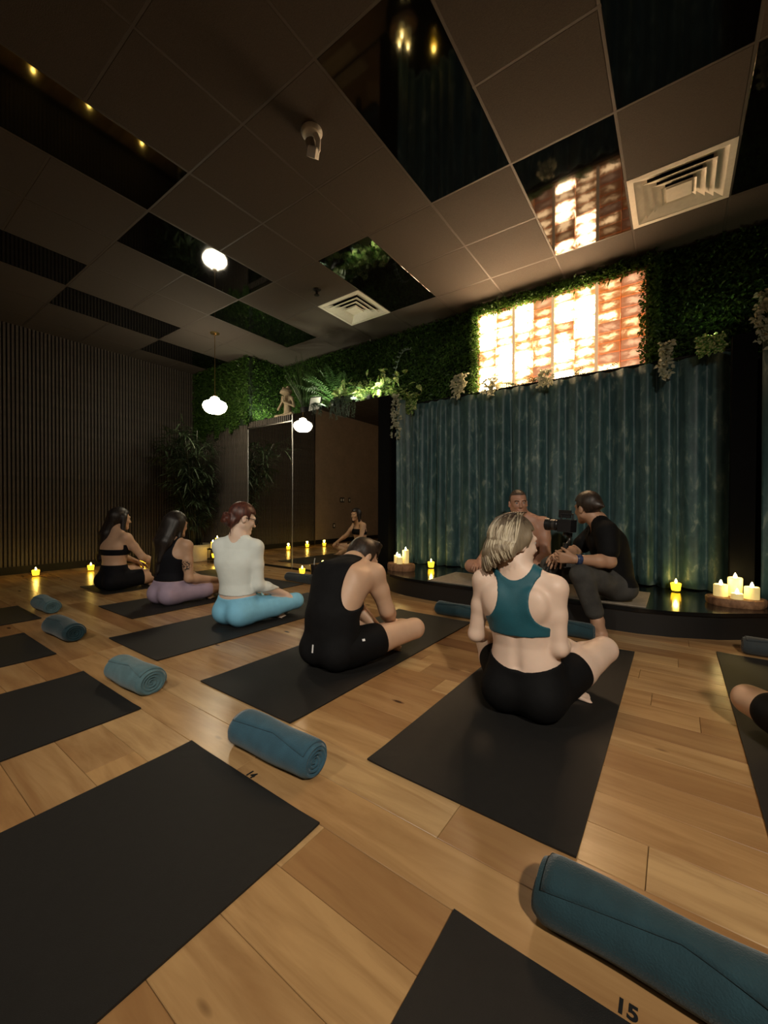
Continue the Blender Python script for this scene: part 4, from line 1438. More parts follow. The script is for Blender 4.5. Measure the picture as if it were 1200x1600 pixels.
def add_head(S, c, hf, hu, s=1.0, male=False):
    r, f, u = head_frame(hf, hu)
    c = V3(c)
    def p(x, y, z): return c + s * (r * x + f * y + u * z)
    ax = (r, f, u)
    S.ell(p(0, -0.012, 0.030), s * V3((0.074, 0.094, 0.088)), ax, 0.02, 'head')
    S.ell(p(0, 0.030, -0.030), s * V3((0.060, 0.062, 0.078)), ax, 0.025, 'head')
    j = 1.08 if male else 0.96
    S.cone(p(-0.048 * j, 0.005, -0.055), p(-0.012, 0.072, -0.098), s * 0.022, s * 0.018, 0.025, 'head')
    S.cone(p(0.048 * j, 0.005, -0.055), p(0.012, 0.072, -0.098), s * 0.022, s * 0.018, 0.025, 'head')
    S.ell(p(0, 0.074, -0.100), s * V3((0.022, 0.018, 0.017)), ax, 0.015, 'head')
    S.cone(p(-0.034, 0.080, 0.020), p(0.034, 0.080, 0.020), s * 0.012, s * 0.012, 0.014, 'head')
    S.cone(p(-0.040, 0.066, -0.030), p(-0.030, 0.072, -0.022), s * 0.016, s * 0.016, 0.02, 'head')
    S.cone(p(0.040, 0.066, -0.030), p(0.030, 0.072, -0.022), s * 0.016, s * 0.016, 0.02, 'head')
    for sg in (-1, 1):
        S.ell(p(sg * 0.031, 0.097, 0.000), s * V3((0.016, 0.012, 0.010)), ax, 0.008, 'head', -1)
    S.cone(p(0, 0.088, 0.008), p(0, 0.110, -0.034), s * 0.0075, s * 0.0115, 0.010, 'head')
    S.cone(p(-0.011, 0.096, -0.037), p(0.011, 0.096, -0.037), s * 0.0075, s * 0.0075, 0.006, 'head')
    S.cone(p(-0.019, 0.084, -0.064), p(0.019, 0.084, -0.064), s * 0.0075, s * 0.0075, 0.006, 'head')
    S.cone(p(-0.015, 0.083, -0.074), p(0.015, 0.083, -0.074), s * 0.0075, s * 0.0075, 0.006, 'head')
    for sg in (-1, 1):
        S.ell(p(sg * 0.078, -0.012, -0.012), s * V3((0.011, 0.019, 0.031)), (r * sg + f * -0.35, f + r * sg * 0.35, u), 0.008, 'head')
        S.ell(p(sg * 0.088, -0.006, -0.008), s * V3((0.006, 0.009, 0.015)), ax, 0.006, 'head', -1)
    return p

def add_hand(S, w, d, n, side, curl=0.5, s=1.0, spread=0.12, thumb_out=0.6, tag='hand'):
    """w wrist, d finger direction, n palm normal (towards what it holds), side = unit towards the thumb"""
    w = V3(w); d = unit(d); n = unit(V3(n) - d * (V3(n) @ d)); sd = np.cross(d, n)
    if sd @ V3(side) < 0: sd = -sd
    L = [0.070, 0.080, 0.075, 0.058]
    off = [0.030, 0.0105, -0.0095, -0.028]
    for i in range(4):
        kn = w + s * (d * (0.088 - 0.004 * abs(i - 1)) + sd * off[i])
        S.cone(w + s * (d * 0.012 + sd * off[i] * 0.45), kn, s * 0.0165, s * 0.0115, 0.014, tag)
        dd = unit(d + sd * spread * (1.2 - 0.8 * i)); p = kn
        for j, fr in enumerate((0.46, 0.30, 0.24)):
            ang = curl * (0.55, 0.75, 0.6)[j]
            dd = unit(dd * math.cos(ang) + n * math.sin(ang) * (1 if True else 0))
            q = p + dd * (L[i] * fr * s)
            S.cone(p, q, s * (0.0095 - 0.0008 * j), s * (0.0088 - 0.0009 * j), 0.005, tag)
            p = q
    th0 = w + s * (d * 0.022 + sd * 0.022 + n * 0.006)
    d1 = unit(d * 0.7 + sd * thumb_out + n * 0.35)
    th1 = th0 + d1 * 0.040 * s
    d2 = unit(d * 0.9 + sd * thumb_out * 0.45 + n * (0.3 + 0.5 * curl))
    th2 = th1 + d2 * 0.032 * s
    th3 = th2 + unit(d2 + n * 0.35 * curl) * 0.024 * s
    S.cone(th0, th1, s * 0.016, s * 0.0115, 0.010, tag); S.cone(th1, th2, s * 0.0110, s * 0.0095, 0.005, tag); S.cone(th2, th3, s * 0.0095, s * 0.0080, 0.005, tag)

def add_foot(S, an, toe, up, s=1.0, tag='foot'):
    an, toe = V3(an), V3(toe)
    d = unit(toe - an); up = unit(V3(up) - d * (V3(up) @ d)); r = np.cross(d, up)
    heel = an - d * 0.035 * s - up * 0.025 * s
    ball = an + d * 0.115 * s - up * 0.030 * s
    S.cone(an, heel, 0.034 * s, 0.030 * s, 0.02, tag)
    S.slab(heel, ball, 0.032 * s, 0.030 * s, 0.044 * s, 0.019 * s, r, 0.02, tag)
    S.cone(an + d * 0.01, ball, 0.032 * s, 0.020 * s, 0.03, tag)
    for i, o in enumerate((0.034, 0.015, -0.001, -0.016, -0.030)):
        S.cone(ball + r * o * s - up * 0.004, ball + r * o * 1.1 * s + d * (0.062 - 0.007 * i) * s - up * 0.010 * s, (0.012 if i == 0 else 0.0095) * s, (0.011 if i == 0 else 0.0085) * s, 0.005, tag)

def build_body(J, P):
    """J: joints in world space; P: girths"""
    S = Sdf()
    g = P.get
    rt = unit(V3(J['shR']) - V3(J['shL']))
    rth = unit(V3(J['hipR']) - V3(J['hipL']))
    pel, wst, chs, nck = V3(J['pel']), V3(J['wst']), V3(J['chs']), V3(J['nck'])
    fem = g('fem', True)
    W_ = g('w', 1.0)
    if fem:
        sl_ = [(pel, 0.158, 0.108), ((pel * .5 + wst * .5), 0.140, 0.098), (wst, 0.116, 0.082), (wst * .45 + chs * .55, 0.130, 0.092), (chs, 0.142, 0.092), (chs * .42 + nck * .58, 0.112, 0.066)]
    else:
        sl_ = [(pel, 0.155, 0.112), ((pel * .5 + wst * .5), 0.148, 0.106), (wst, 0.142, 0.100), (wst * .45 + chs * .55, 0.158, 0.110), (chs, 0.170, 0.112), (chs * .42 + nck * .58, 0.135, 0.080)]
    for i in range(len(sl_) - 1):
        a, wa, da = sl_[i]; b, wb, db = sl_[i + 1]
        r_ = rth if i == 0 else unit(rth * (1 - i / 4.0) + rt * (i / 4.0))
        S.slab(a, b, wa * W_, da * W_, wb * W_, db * W_, r_, 0.05, 'torso')
    ax_t = unit(nck - chs)
    fw = np.cross(ax_t, rt); fw = unit(fw)          # forward for a right-handed body
    if fw @ V3(J.get('fwd', (0, 1, 0))) < 0: fw = -fw
    # spine groove
    # spine groove, shoulder blades and the buttocks follow the pelvis / chest axes
    if fem:
        for sg in (-1, 1):
            S.ell(chs + rt * sg * 0.062 + fw * 0.072 - ax_t * 0.02, V3((0.054, 0.050, 0.054)) * g('bust', 1.0), None, 0.03, 'torso')
    else:
        for sg in (-1, 1):
            S.ell(chs + rt * sg * 0.075 + fw * 0.070 + ax_t * 0.03, V3((0.075, 0.045, 0.055)), (rt, fw, ax_t), 0.03, 'torso')
    pf = V3(J.get('pfwd', J.get('fwd', (0, 1, 0))))
    gl = 0.098 if fem else 0.090
    for sg in (-1, 1):
        S.ell(pel + rth * sg * 0.075 * W_ - unit(pf) * 0.045 + V3((0, 0, -0.010)), V3((gl, gl * 1.0, gl * 0.95)) * W_, (rth, unit(pf), (0, 0, 1)), 0.035, 'hips')
        if fem:
            pass
    # neck and head
    hc = V3(J['head'])
    r, f, u = head_frame(J['hf'], J['hu'])
    nb = hc - u * 0.060 - f * 0.022
    nr = 0.047 if fem else 0.058
    S.cone(nck - ax_t * 0.02, nb, nr * 1.12, nr, 0.03, 'neck')
    for sd in ('L', 'R'):
        sh, el, wr = V3(J['sh' + sd]), V3(J['el' + sd]), V3(J['wr' + sd])
        a0, a1, a2, a3 = (0.046, 0.037, 0.036, 0.024) if fem else (0.056, 0.045, 0.043, 0.030)
        q = g('arm', 1.0)
        S.cone(nck + (hc - nck) * 0.18, sh + ax_t * 0.004, nr * 0.72, a0 * 0.78, 0.045, 'trap')
        S.cone(chs + rt * (0.08 if sd == 'R' else -0.08), sh, 0.075 if fem else 0.09, a0 * 0.95, 0.04, 'torso')
        mid = sh * 0.55 + el * 0.45
        S.cone(sh, mid, a0 * q * 1.04, a0 * 0.94 * q, 0.03, 'uarm' + sd); S.cone(mid, el, a0 * 0.94 * q, a1 * q, 0.02, 'uarm' + sd)
        m2 = el * 0.72 + wr * 0.28
        S.cone(el, m2, a1 * 0.98 * q, a2 * 1.06 * q, 0.02, 'farm' + sd); S.cone(m2, wr, a2 * 1.06 * q, a3 * q, 0.02, 'farm' + sd)
        if ('hd' + sd) in J:
            hd, hn, hs, cu = J['hd' + sd]
            add_hand(S, wr, hd, hn, hs, cu, 0.95 if fem else 1.05)
        hip, kn, an, toe = V3(J['hip' + sd]), V3(J['kn' + sd]), V3(J['an' + sd]), V3(J['toe' + sd])
        l = g('leg', 1.0)
        b0, b1, b2, b3 = (0.090, 0.056, 0.054, 0.036) if fem else (0.088, 0.060, 0.058, 0.039)
        mk = hip * 0.5 + kn * 0.5
        S.cone(hip, mk, b0 * l, b0 * 0.86 * l, 0.035, 'thigh' + sd); S.cone(mk, kn, b0 * 0.86 * l, b1 * l, 0.02, 'thigh' + sd)
        m3 = kn * 0.68 + an * 0.32
        S.cone(kn, m3, b1 * 0.95 * l, b2 * l, 0.015, 'shin' + sd); S.cone(m3, an, b2 * l, b3 * l, 0.02, 'shin' + sd)
        add_foot(S, an, toe, J.get('fup' + sd, (0, 0, 1)), 0.93 if fem else 1.05)
    hp = add_head(S, hc, J['hf'], J['hu'], g('hs', 0.96 if fem else 1.0), not fem)
    return S, hp

TORSO = ('torso', 'hips')
def AND(*fs):
    return lambda X, Y, Z: np.maximum.reduce([np.broadcast_to(f(X, Y, Z), np.broadcast(X, Y, Z).shape) for f in fs])
def plane(p, n):
    p, n = V3(p), unit(n)
    return lambda X, Y, Z: (X - p[0]) * n[0] + (Y - p[1]) * n[1] + (Z - p[2]) * n[2]
def NOT(f): return lambda X, Y, Z: -f(X, Y, Z)
def OR(*fs):
    return lambda X, Y, Z: np.minimum.reduce([np.broadcast_to(f(X, Y, Z), np.broadcast(X, Y, Z).shape) for f in fs])
def disc(c, axu, axv, ru, rv):
    """elliptic column through the body, seen along the axis normal to axu/axv"""
    c, axu, axv = V3(c), unit(axu), unit(axv)
    def f(X, Y, Z):
        u = ((X - c[0]) * axu[0] + (Y - c[1]) * axu[1] + (Z - c[2]) * axu[2]) / ru
        v = ((X - c[0]) * axv[0] + (Y - c[1]) * axv[1] + (Z - c[2]) * axv[2]) / rv
        return (np.sqrt(u * u + v * v) - 1.0) * min(ru, rv)
    return f

def eyes(root, base, hp, s=1.0, hf=(0, 1, 0)):
    M_eye = mat('eye_white', (0.40, 0.37, 0.34), 0.3); M_iris = mat('eye_dark', (0.02, 0.012, 0.008), 0.15)
    f = Vector(unit(hf))
    for sg in (-1, 1):
        c = Vector(hp(sg * 0.031, 0.0785, 0.001)) - Vector(base)
        b = MB(); b.lathe([(0.0115 * s * math.sin(PI * i / 8), -0.0115 * s * math.cos(PI * i / 8)) for i in range(9)], 12)
        e = b.build('eye', M_eye, root, c, True)
        q = c + f * 0.0085 * s
        b = MB(); b.lathe([(0.0056 * s * math.sin(PI * i / 6), -0.0056 * s * math.cos(PI * i / 6)) for i in range(7)], 10)
        b.build('iris', M_iris, e, q - c, True)

SK_pale = skin_mat('skin_pale', (0.76, 0.56, 0.44))
SK_mid = skin_mat('skin_medium', (0.60, 0.38, 0.25))
SK_tan = skin_mat('skin_tan', (0.44, 0.25, 0.155))
SK_inst = skin_mat('skin_ruddy', (0.42, 0.22, 0.145))
HR_blond = hair_mat('hair_blonde', (0.20, 0.155, 0.10), (0.26, 0.20, 0.13), roots=(0.035, 0.02, 0.014), zr=(0.815, 0.885))
HR_b1 = hair_mat('hair_blonde_dark', (0.15, 0.11, 0.07), (0.20, 0.15, 0.10), roots=(0.035, 0.02, 0.014), zr=(0.815, 0.885))
HR_b2 = hair_mat('hair_blonde_light', (0.50, 0.42, 0.29), (0.58, 0.50, 0.36), roots=(0.05, 0.03, 0.02), zr=(0.835, 0.900))
HR_b3 = hair_mat('hair_blonde_mid', (0.32, 0.25, 0.165), (0.38, 0.31, 0.21), roots=(0.04, 0.025, 0.016), zr=(0.820, 0.890))
HR_black = hair_mat('hair_black', (0.006, 0.0045, 0.004), (0.022, 0.016, 0.014))
HR_brown = hair_mat('hair_dark_brown', (0.014, 0.009, 0.006), (0.04, 0.024, 0.016))
HR_red = hair_mat('hair_auburn', (0.035, 0.010, 0.007), (0.12, 0.036, 0.022))
HR_buzz = hair_mat('hair_cropped', (0.03, 0.02, 0.015), (0.08, 0.05, 0.035), sc_=(150, 150, 150))
C_black = mat('cloth_black', (0.0032, 0.0032, 0.0036), 0.8, var=0.15, vscale=30, bump=0.15, bscale=300, spec=0.2)
C_navy = mat('cloth_black_navy', (0.0045, 0.005, 0.008), 0.8, var=0.15, vscale=30, bump=0.15, bscale=300, spec=0.2)
C_teal = mat('cloth_teal', (0.008, 0.085, 0.115), 0.6, var=0.14, vscale=14, bump=0.12, bscale=250, sheen=0.1)
C_white = mat('cloth_white_mint', (0.74, 0.80, 0.77), 0.8, var=0.04, vscale=12, bump=0.25, bscale=50)
C_blue = mat('cloth_light_blue', (0.22, 0.56, 0.80), 0.7, var=0.08, vscale=14, bump=0.15, bscale=120)
C_lav = mat('cloth_lavender', (0.36, 0.28, 0.38), 0.75, var=0.07, vscale=14, bump=0.15, bscale=120)
C_grey = mat('cloth_grey_denim', (0.048, 0.046, 0.042), 0.85, var=0.35, vscale=10, bump=0.3, bscale=180)
C_dark = mat('cloth_charcoal', (0.0055, 0.0055, 0.0062), 0.85, var=0.2, vscale=20, bump=0.2, bscale=200, spec=0.2)

def hair_cap(H, hp, J, s, front=0.055, low=-0.075, infl=0.011):
    r, f, u = head_frame(J['hf'], J['hu'])
    H.ell(hp(0, -0.014, 0.032), s * V3((0.074 + infl, 0.094 + infl, 0.088 + infl)), (r, f, u), 0.02, 'cap')
    return r, f, u

def person(loc, label):
    return thing('person', loc, label, 'person')


def lerp(a, b, t): return V3(a) * (1 - t) + V3(b) * t
def sub(S, tags):
    G = Sdf(); G.pr = [p for p in S.pr if p[6] in tags]; return G
def legs_to(G, J, fr, l=1.0, fem=True, sides='LR', extra=0.0):
    b0, b1 = (0.090, 0.056) if fem else (0.088, 0.060)
    for sd in sides:
        hip, kn = V3(J['hip' + sd]), V3(J['kn' + sd])
        mk = hip * 0.5 + kn * 0.5
        if fr <= 0.5:
            e = lerp(hip, kn, fr); G.cone(hip, e, b0 * l + extra, (b0 + (b0 * 0.86 - b0) * fr * 2) * l + extra, 0.03, 'g')
        else:
            e = lerp(hip, kn, fr); G.cone(hip, mk, b0 * l, b0 * 0.86 * l, 0.03, 'g'); G.cone(mk, e, b0 * 0.86 * l + extra, (b0 * 0.86 + (b1 - b0 * 0.86) * (fr - 0.5) * 2) * l + extra, 0.02, 'g')

HB = 0.006
# ------------------------------------------------------------------ blonde person in the teal bra
def p_teal():
    base = (-0.52, 1.76, 0.0065)
    root = person(base, 'blonde seated person in a teal racerback bra and black shorts, back to the viewer')
    J = dict(pel=(-0.515, 1.76, 0.108), wst=(-0.525, 1.765, 0.29), chs=(-0.54, 1.765, 0.455), nck=(-0.553, 1.755, 0.605), head=(-0.575, 1.785, 0.722), hf=(0.62, 0.78, -0.08), hu=(0.0, 0.08, 1),
             shL=(-0.695, 1.735, 0.545), shR=(-0.400, 1.765, 0.540), elL=(-0.735, 1.74, 0.295), elR=(-0.378, 1.745, 0.300), wrL=(-0.745, 1.97, 0.235), wrR=(-0.395, 1.955, 0.265),
             hdL=((0.0, 0.9, -0.4), (0, -0.3, -1), (1, 0, 0), 0.5), hdR=((0.1, 0.9, -0.3), (0, -0.3, -1), (-1, 0, 0), 0.4),
             hipL=(-0.60, 1.79, 0.105), hipR=(-0.432, 1.79, 0.105), knL=(-0.835, 2.11, 0.165), knR=(-0.266, 2.150, 0.205), anL=(-0.455, 2.035, 0.060), toeL=(-0.30, 2.02, 0.045), anR=(-0.56, 2.17, 0.060), toeR=(-0.72, 2.13, 0.045))
    S, hp = build_body(J, dict(fem=True, arm=0.88, leg=1.04))
    # shoulder blades, spine groove
    for sg in (-1, 1):
        S.ell((-0.545 + sg * 0.082, 1.690, 0.475), (0.050, 0.028, 0.062), None, 0.03, 'torso')
    S.cone((-0.522, 1.655, 0.22), (-0.535, 1.655, 0.36), 0.012, 0.010, 0.03, 'groove', -1)
    sdf_obj(S, 'body', SK_pale, root, base, 0.005)
    G = sub(S, ('torso', 'trap'))
    mid = V3((-0.545, 1.75, 0))
    rt = (0.995, 0.10, 0)
    reg = AND(plane((-0.5, 1.7, 0.343), (0.06, 0.0, -1)), NOT(disc((-0.695, 1.7, 0.505), rt, (0.04, 0, 1), 0.083, 0.112)), NOT(disc((-0.398, 1.7, 0.500), rt, (-0.04, 0, 1), 0.083, 0.112)), NOT(disc((-0.555, 1.7, 0.650), rt, (0, 0, 1), 0.075, 0.080)), NOT(disc((-0.735, 1.7, 0.60), rt, (0, 0, 1), 0.085, 0.10)), NOT(disc((-0.36, 1.7, 0.60), rt, (0, 0, 1), 0.085, 0.10)))
    sdf_obj(G, 'sports_bra', C_teal, root, base, 0.005, 0.0045, None, reg)
    G = sub(S, TORSO); legs_to(G, J, 0.42, 1.04)
    reg = lambda X, Y, Z: (Z - 0.205 - 1.6 * (X + 0.515) ** 2) + 0 * Y
    sdf_obj(G, 'shorts', C_black, root, base, 0.0055, 0.005, None, reg)
    H = Sdf(); s = 0.96
    r, f, u = hair_cap(H, hp, J, s, infl=0.012)
    tips = [(-0.668, 1.740, 0.610), (-0.672, 1.705, 0.598), (-0.650, 1.675, 0.606), (-0.620, 1.665, 0.625), (-0.585, 1.668, 0.655), (-0.548, 1.682, 0.672)]
    st = [hp(-0.078, 0.005, 0.02), hp(-0.070, -0.045, 0.02), hp(-0.035, -0.085, 0.01), hp(0.0, -0.095, 0.01), hp(0.035, -0.085, 0.01), hp(0.070, -0.045, 0.0)]
    for a, b in zip(st, tips):
        m = lerp(a, b, 0.5) + V3((-0.012, -0.010, 0))
        H.cone(a, m, 0.024, 0.024, 0.03, 'l'); H.cone(m, b, 0.024, 0.010, 0.02, 'l')
    H.cone(hp(0.072, 0.02, 0.03), hp(0.080, -0.030, -0.03), 0.018, 0.012, 0.02, 'l')
    face = AND(plane(hp(0, 0.060, 0.055), f * 1.0 - u * 0.75), )
    ear = plane(hp(0, 0.035, 0), f)
    cut = OR(AND(plane(hp(0, 0.034, 0), f)), AND(plane(hp(0, 0.085, 0), f), NOT(plane(hp(0, 0.0, 0.055), u))))
    hair_o = sdf_obj(H, 'hair', HR_blond, root, base, 0.005, 0.0, None, cut, relax=4)
    # strands combed from the crown over the head and down to the tips
    rs = random.Random(77)
    o = MB(); mats_i = []
    B0 = V3(base); C0 = hp(0, 0.0, 0.03)
    def ctrl(lst, k):
        i = min(int(k), len(lst) - 2); return lerp(lst[i], lst[i + 1], k - i)
    crown = hp(0.0, 0.012, 0.136)
    for n_ in range(420):
        k = rs.uniform(0, 5)
        E = ctrl(st, k); od = unit((E - C0) * V3((1, 1, 0.2))); E = E + od * 0.030
        T = ctrl(tips, k) + V3((rs.gauss(0, 0.006), rs.gauss(0, 0.006), rs.uniform(-0.012, 0.035)))
        T = T + od * 0.008
        M_ = lerp(E, T, 0.5) + od * 0.016 + V3((-0.010, -0.010, 0))
        c_ = crown + V3((rs.gauss(0, 0.012), rs.gauss(0, 0.012), 0))
        pts = []
        for j_ in range(6):
            a_ = j_ / 6 * PI / 2
            pts.append(C0 + ((c_ - C0) * math.cos(a_) + (E - C0) * math.sin(a_)) * 1.03)
        for j_ in range(7):
            u_ = j_ / 6
            pts.append(E * (1 - u_) ** 2 + M_ * 2 * u_ * (1 - u_) + T * u_ * u_)
        f0 = len(o.f)
        o.tube([Vector(q - B0) for q in pts], [0.0022 + 0.0022 * math.sin(PI * min(1, i_ / 11)) for i_ in range(13)], 5)
        mats_i += [rs.choice((0, 1, 1, 2, 2))] * (len(o.f) - f0)
    me_ = o.mesh('hair_strands', True)
    for m_ in (HR_b1, HR_b2, HR_b3): me_.materials.append(m_)
    if len(me_.polygons) == len(mats_i): me_.polygons.foreach_set('material_index', mats_i)
    mesh_obj('hair_strands', me_, None, hair_o)
    eyes(root, base, hp, s, J['hf'])
p_teal()

# ------------------------------------------------------------------ person in the black tank top, bent forward
def p_tank():
    base = (-1.53, 1.62, 0.0065)
    root = person(base, 'dark-haired person in a black tank top and shorts bending forward over crossed legs')
    J = dict(pel=(-1.525, 1.63, 0.110), wst=(-1.53, 1.63, 0.285), chs=(-1.555, 1.745, 0.445), nck=(-1.61, 1.895, 0.545), head=(-1.62, 2.015, 0.548), hf=(0.30, 0.72, -0.62), hu=(-0.05, 0.65, 0.76),
             shL=(-1.725, 1.86, 0.480), shR=(-1.415, 1.865, 0.485), elL=(-1.70, 1.99, 0.27), elR=(-1.372, 1.930, 0.270), wrL=(-1.535, 2.03, 0.13), wrR=(-1.44, 2.075, 0.15),
             hdL=((0.5, 0.4, -0.5), (0, -0.2, -1), (1, 0, 0), 0.5), hdR=((-0.5, 0.5, -0.5), (0, -0.2, -1), (-1, 0, 0), 0.5),
             hipL=(-1.615, 1.655, 0.105), hipR=(-1.435, 1.66, 0.105), knL=(-1.86, 2.01, 0.16), knR=(-1.252, 2.045, 0.155), anL=(-1.50, 2.02, 0.060), toeL=(-1.36, 2.06, 0.040), anR=(-1.60, 2.13, 0.060), toeR=(-1.76, 2.09, 0.045))
    S, hp = build_body(J, dict(fem=False, w=0.97))
    S.ell((-1.475, 1.715, 0.475), (0.060, 0.035, 0.070), None, 0.03, 'torso')
    S.ell((-1.635, 1.690, 0.480), (0.060, 0.035, 0.070), None, 0.03, 'torso')
    sdf_obj(S, 'body', SK_mid, root, base, HB)
    G = sub(S, ('torso', 'hips', 'trap'))
    reg = AND(NOT(disc((-1.390, 1.80, 0.490), (0.95, 0.3, 0), (-0.25, -0.15, 1), 0.110, 0.150)), NOT(disc((-1.815, 1.88, 0.460), (0.95, 0.1, 0), (0.15, 0, 1), 0.085, 0.12)), plane((-1.59, 1.87, 0.555), (0.0, 0.75, 0.66)))
    sdf_obj(G, 'tank_top', C_dark, root, base, HB, 0.012, None, reg)
    G = sub(S, ('hips',)); legs_to(G, J, 0.36, 1.0, False, 'LR', 0.010)
    sdf_obj(G, 'shorts', C_black, root, base, HB, 0.008, None, lambda X, Y, Z: (Z - 0.24) + 0 * X + 0 * Y)
    M_refl = mat('white_logo', (0.8, 0.8, 0.8), 0.4)
    def mark(c, n, w, h, name):
        n = Vector(n).normalized(); up = Vector((0, 0, 1)); r_ = up.cross(n).normalized(); up = n.cross(r_)
        c = Vector(c) - Vector(base); b = MB()
        vs = [c - r_ * w - up * h, c + r_ * w - up * h, c + r_ * w + up * h, c - r_ * w + up * h]
        vs += [v - n * 0.003 for v in vs]
        b.add(vs, [(0, 1, 2, 3), (4, 7, 6, 5), (0, 4, 5, 1), (1, 5, 6, 2), (2, 6, 7, 3), (3, 7, 4, 0)])
        b.build(name, M_refl, root)
    H = Sdf(); r, f, u = hair_cap(H, hp, J, 1.0, infl=0.013)
    H.ell(hp(0, 0.03, 0.10), (0.060, 0.055, 0.035), (r, f, u), 0.03, 'l')
    for k in range(9):
        a = k * 0.7
        H.ell(hp(0.06 * math.cos(a), 0.02 + 0.07 * math.sin(a) * 0.6, 0.115 + 0.008 * math.sin(k * 2.1)), (0.020, 0.020, 0.018), None, 0.015, 'l')
    H.ell(hp(0, -0.085, -0.02), (0.055, 0.025, 0.045), (r, f, u), 0.03, 'l')
    cut = OR(AND(plane(hp(0, 0.028, 0), f), NOT(plane(hp(0, -0.0, -0.062), u))), AND(plane(hp(0, 0.10, 0), f), NOT(plane(hp(0, 0, 0.055), u))))
    sdf_obj(H, 'hair', HR_brown, root, base, HB, 0.0, None, cut)
    bpy.context.view_layer.update()
    for d_, nm, w_, h_, part in (((-0.728, 0.707, -0.352), 'tank_top', 0.004, 0.021, 'shirt_mark'), ((-0.626, 0.782, -0.330), 'shorts', 0.008, 0.006, 'shorts_mark')):
        for ch in root.children:
            if ch.name.startswith(nm):
                o_ = Vector((0, 0, CAMH)) - Vector(base)
                ok, hit, nr_, _ = ch.ray_cast(o_, Vector(d_).normalized())
                if ok: mark(Vector(base) + hit + nr_ * 0.0015, nr_, w_, h_, part)
p_tank()

# ------------------------------------------------------------------ person in the white long-sleeve top
def p_white():
    base = (-2.65, 1.80, 0.0065)
    root = person(base, 'auburn-haired person with glasses in a white long-sleeve top and light blue leggings')
    J = dict(pel=(-2.64, 1.80, 0.108), wst=(-2.65, 1.795, 0.30), chs=(-2.66, 1.80, 0.465), nck=(-2.665, 1.81, 0.630), head=(-2.665, 1.855, 0.785), hf=(0.28, 0.92, -0.30), hu=(0.05, 0.3, 1),
             shL=(-2.785, 1.745, 0.575), shR=(-2.535, 1.875, 0.570), elL=(-2.84, 1.86, 0.32), elR=(-2.500, 1.87, 0.295), wrL=(-2.86, 2.06, 0.22), wrR=(-2.475, 2.115, 0.185),
             hdL=((0.0, 0.9, -0.4), (0, -0.3, -1), (1, 0, 0), 0.5), hdR=((0.12, 0.75, -0.55), (-0.3, -0.3, -1), (-1, 0.2, 0), 0.45),
             hipL=(-2.725, 1.82, 0.105), hipR=(-2.555, 1.84, 0.105), knL=(-2.98, 2.12, 0.15), knR=(-2.475, 2.215, 0.120), anL=(-2.64, 2.10, 0.055), toeL=(-2.49, 2.11, 0.040), anR=(-2.74, 2.20, 0.055), toeR=(-2.90, 2.16, 0.045))
    S, hp = build_body(J, dict(fem=True))
    sdf_obj(S, 'body', SK_pale, root, base, HB)
    G = sub(S, ('torso', 'trap', 'uarmL', 'uarmR', 'farmL', 'farmR'))
    reg = AND(plane((-2.65, 1.8, 0.235), (0, 0.08, -1)), NOT(AND(disc((-2.665, 1.83, 0.675), (0.9, 0.43, 0), (-0.43, 0.9, 0.0), 0.066, 0.066), plane((0, 0, 0.60), (0, 0, -1)))))
    sdf_obj(G, 'long_sleeve_top', C_white, root, base, HB, 0.007, None, reg)
    G = sub(S, ('torso', 'hips', 'thighL', 'thighR', 'shinL', 'shinR'))
    reg = AND(lambda X, Y, Z: (Z - 0.205 - 0.9 * (X + 0.64 * 0 + 2.64) ** 2) + 0 * Y)
    sdf_obj(G, 'leggings', C_blue, root, base, HB, 0.006, None, reg)
    H = Sdf(); s = 0.96
    r, f, u = hair_cap(H, hp, J, s, infl=0.013)
    H.ell(hp(0, -0.115, -0.035), (0.048, 0.040, 0.042), (r, f, u), 0.02, 'bun')
    for k in range(8):
        a = k * 0.785
        H.ell(hp(0.035 * math.cos(a), -0.125 + 0.012 * math.sin(3 * a), -0.035 + 0.030 * math.sin(a)), (0.018, 0.020, 0.018), None, 0.008, 'bun')
    H.cone(hp(0.03, -0.09, -0.06), hp(0.045, -0.065, -0.16), 0.006, 0.003, 0.01, 'w')
    H.ell(hp(0, -0.075, -0.045), (0.060, 0.035, 0.05), (r, f, u), 0.02, 'bun')
    cut = OR(AND(plane(hp(0, 0.030, 0), f)), AND(plane(hp(0, 0.085, 0), f), NOT(plane(hp(0, 0, 0.050), u))))
    cut2 = AND(cut, NOT(disc(hp(0.08, -0.005, -0.025), f, u, 0.030, 0.045)))
    sdf_obj(H, 'hair', HR_red, root, base, 0.005, 0.0, None, cut2)
    eyes(root, base, hp, s, J['hf'])
    b = MB(); B0 = Vector(base)
    for sg in (-1, 1):
        c = Vector(hp(sg * 0.034, 0.104, 0.0)); rr_ = Vector(r) * 0.026; uu = Vector(u) * 0.022
        pts = [c + rr_ * math.cos(2 * PI * k / 16) + uu * math.sin(2 * PI * k / 16) - B0 for k in range(17)]
        b.tube(pts, 0.0028, 6, False)
        b.tube([Vector(hp(sg * 0.060, 0.100, 0.006)) - B0, Vector(hp(sg * 0.078, 0.06, 0.008)) - B0, Vector(hp(sg * 0.083, -0.005, 0.004)) - B0], 0.0026, 6)
    b.tube([Vector(hp(-0.010, 0.106, 0.004)) - B0, Vector(hp(0.010, 0.106, 0.004)) - B0], 0.0026, 6)
    b.build('glasses', M_black, root, None, True)
p_white()

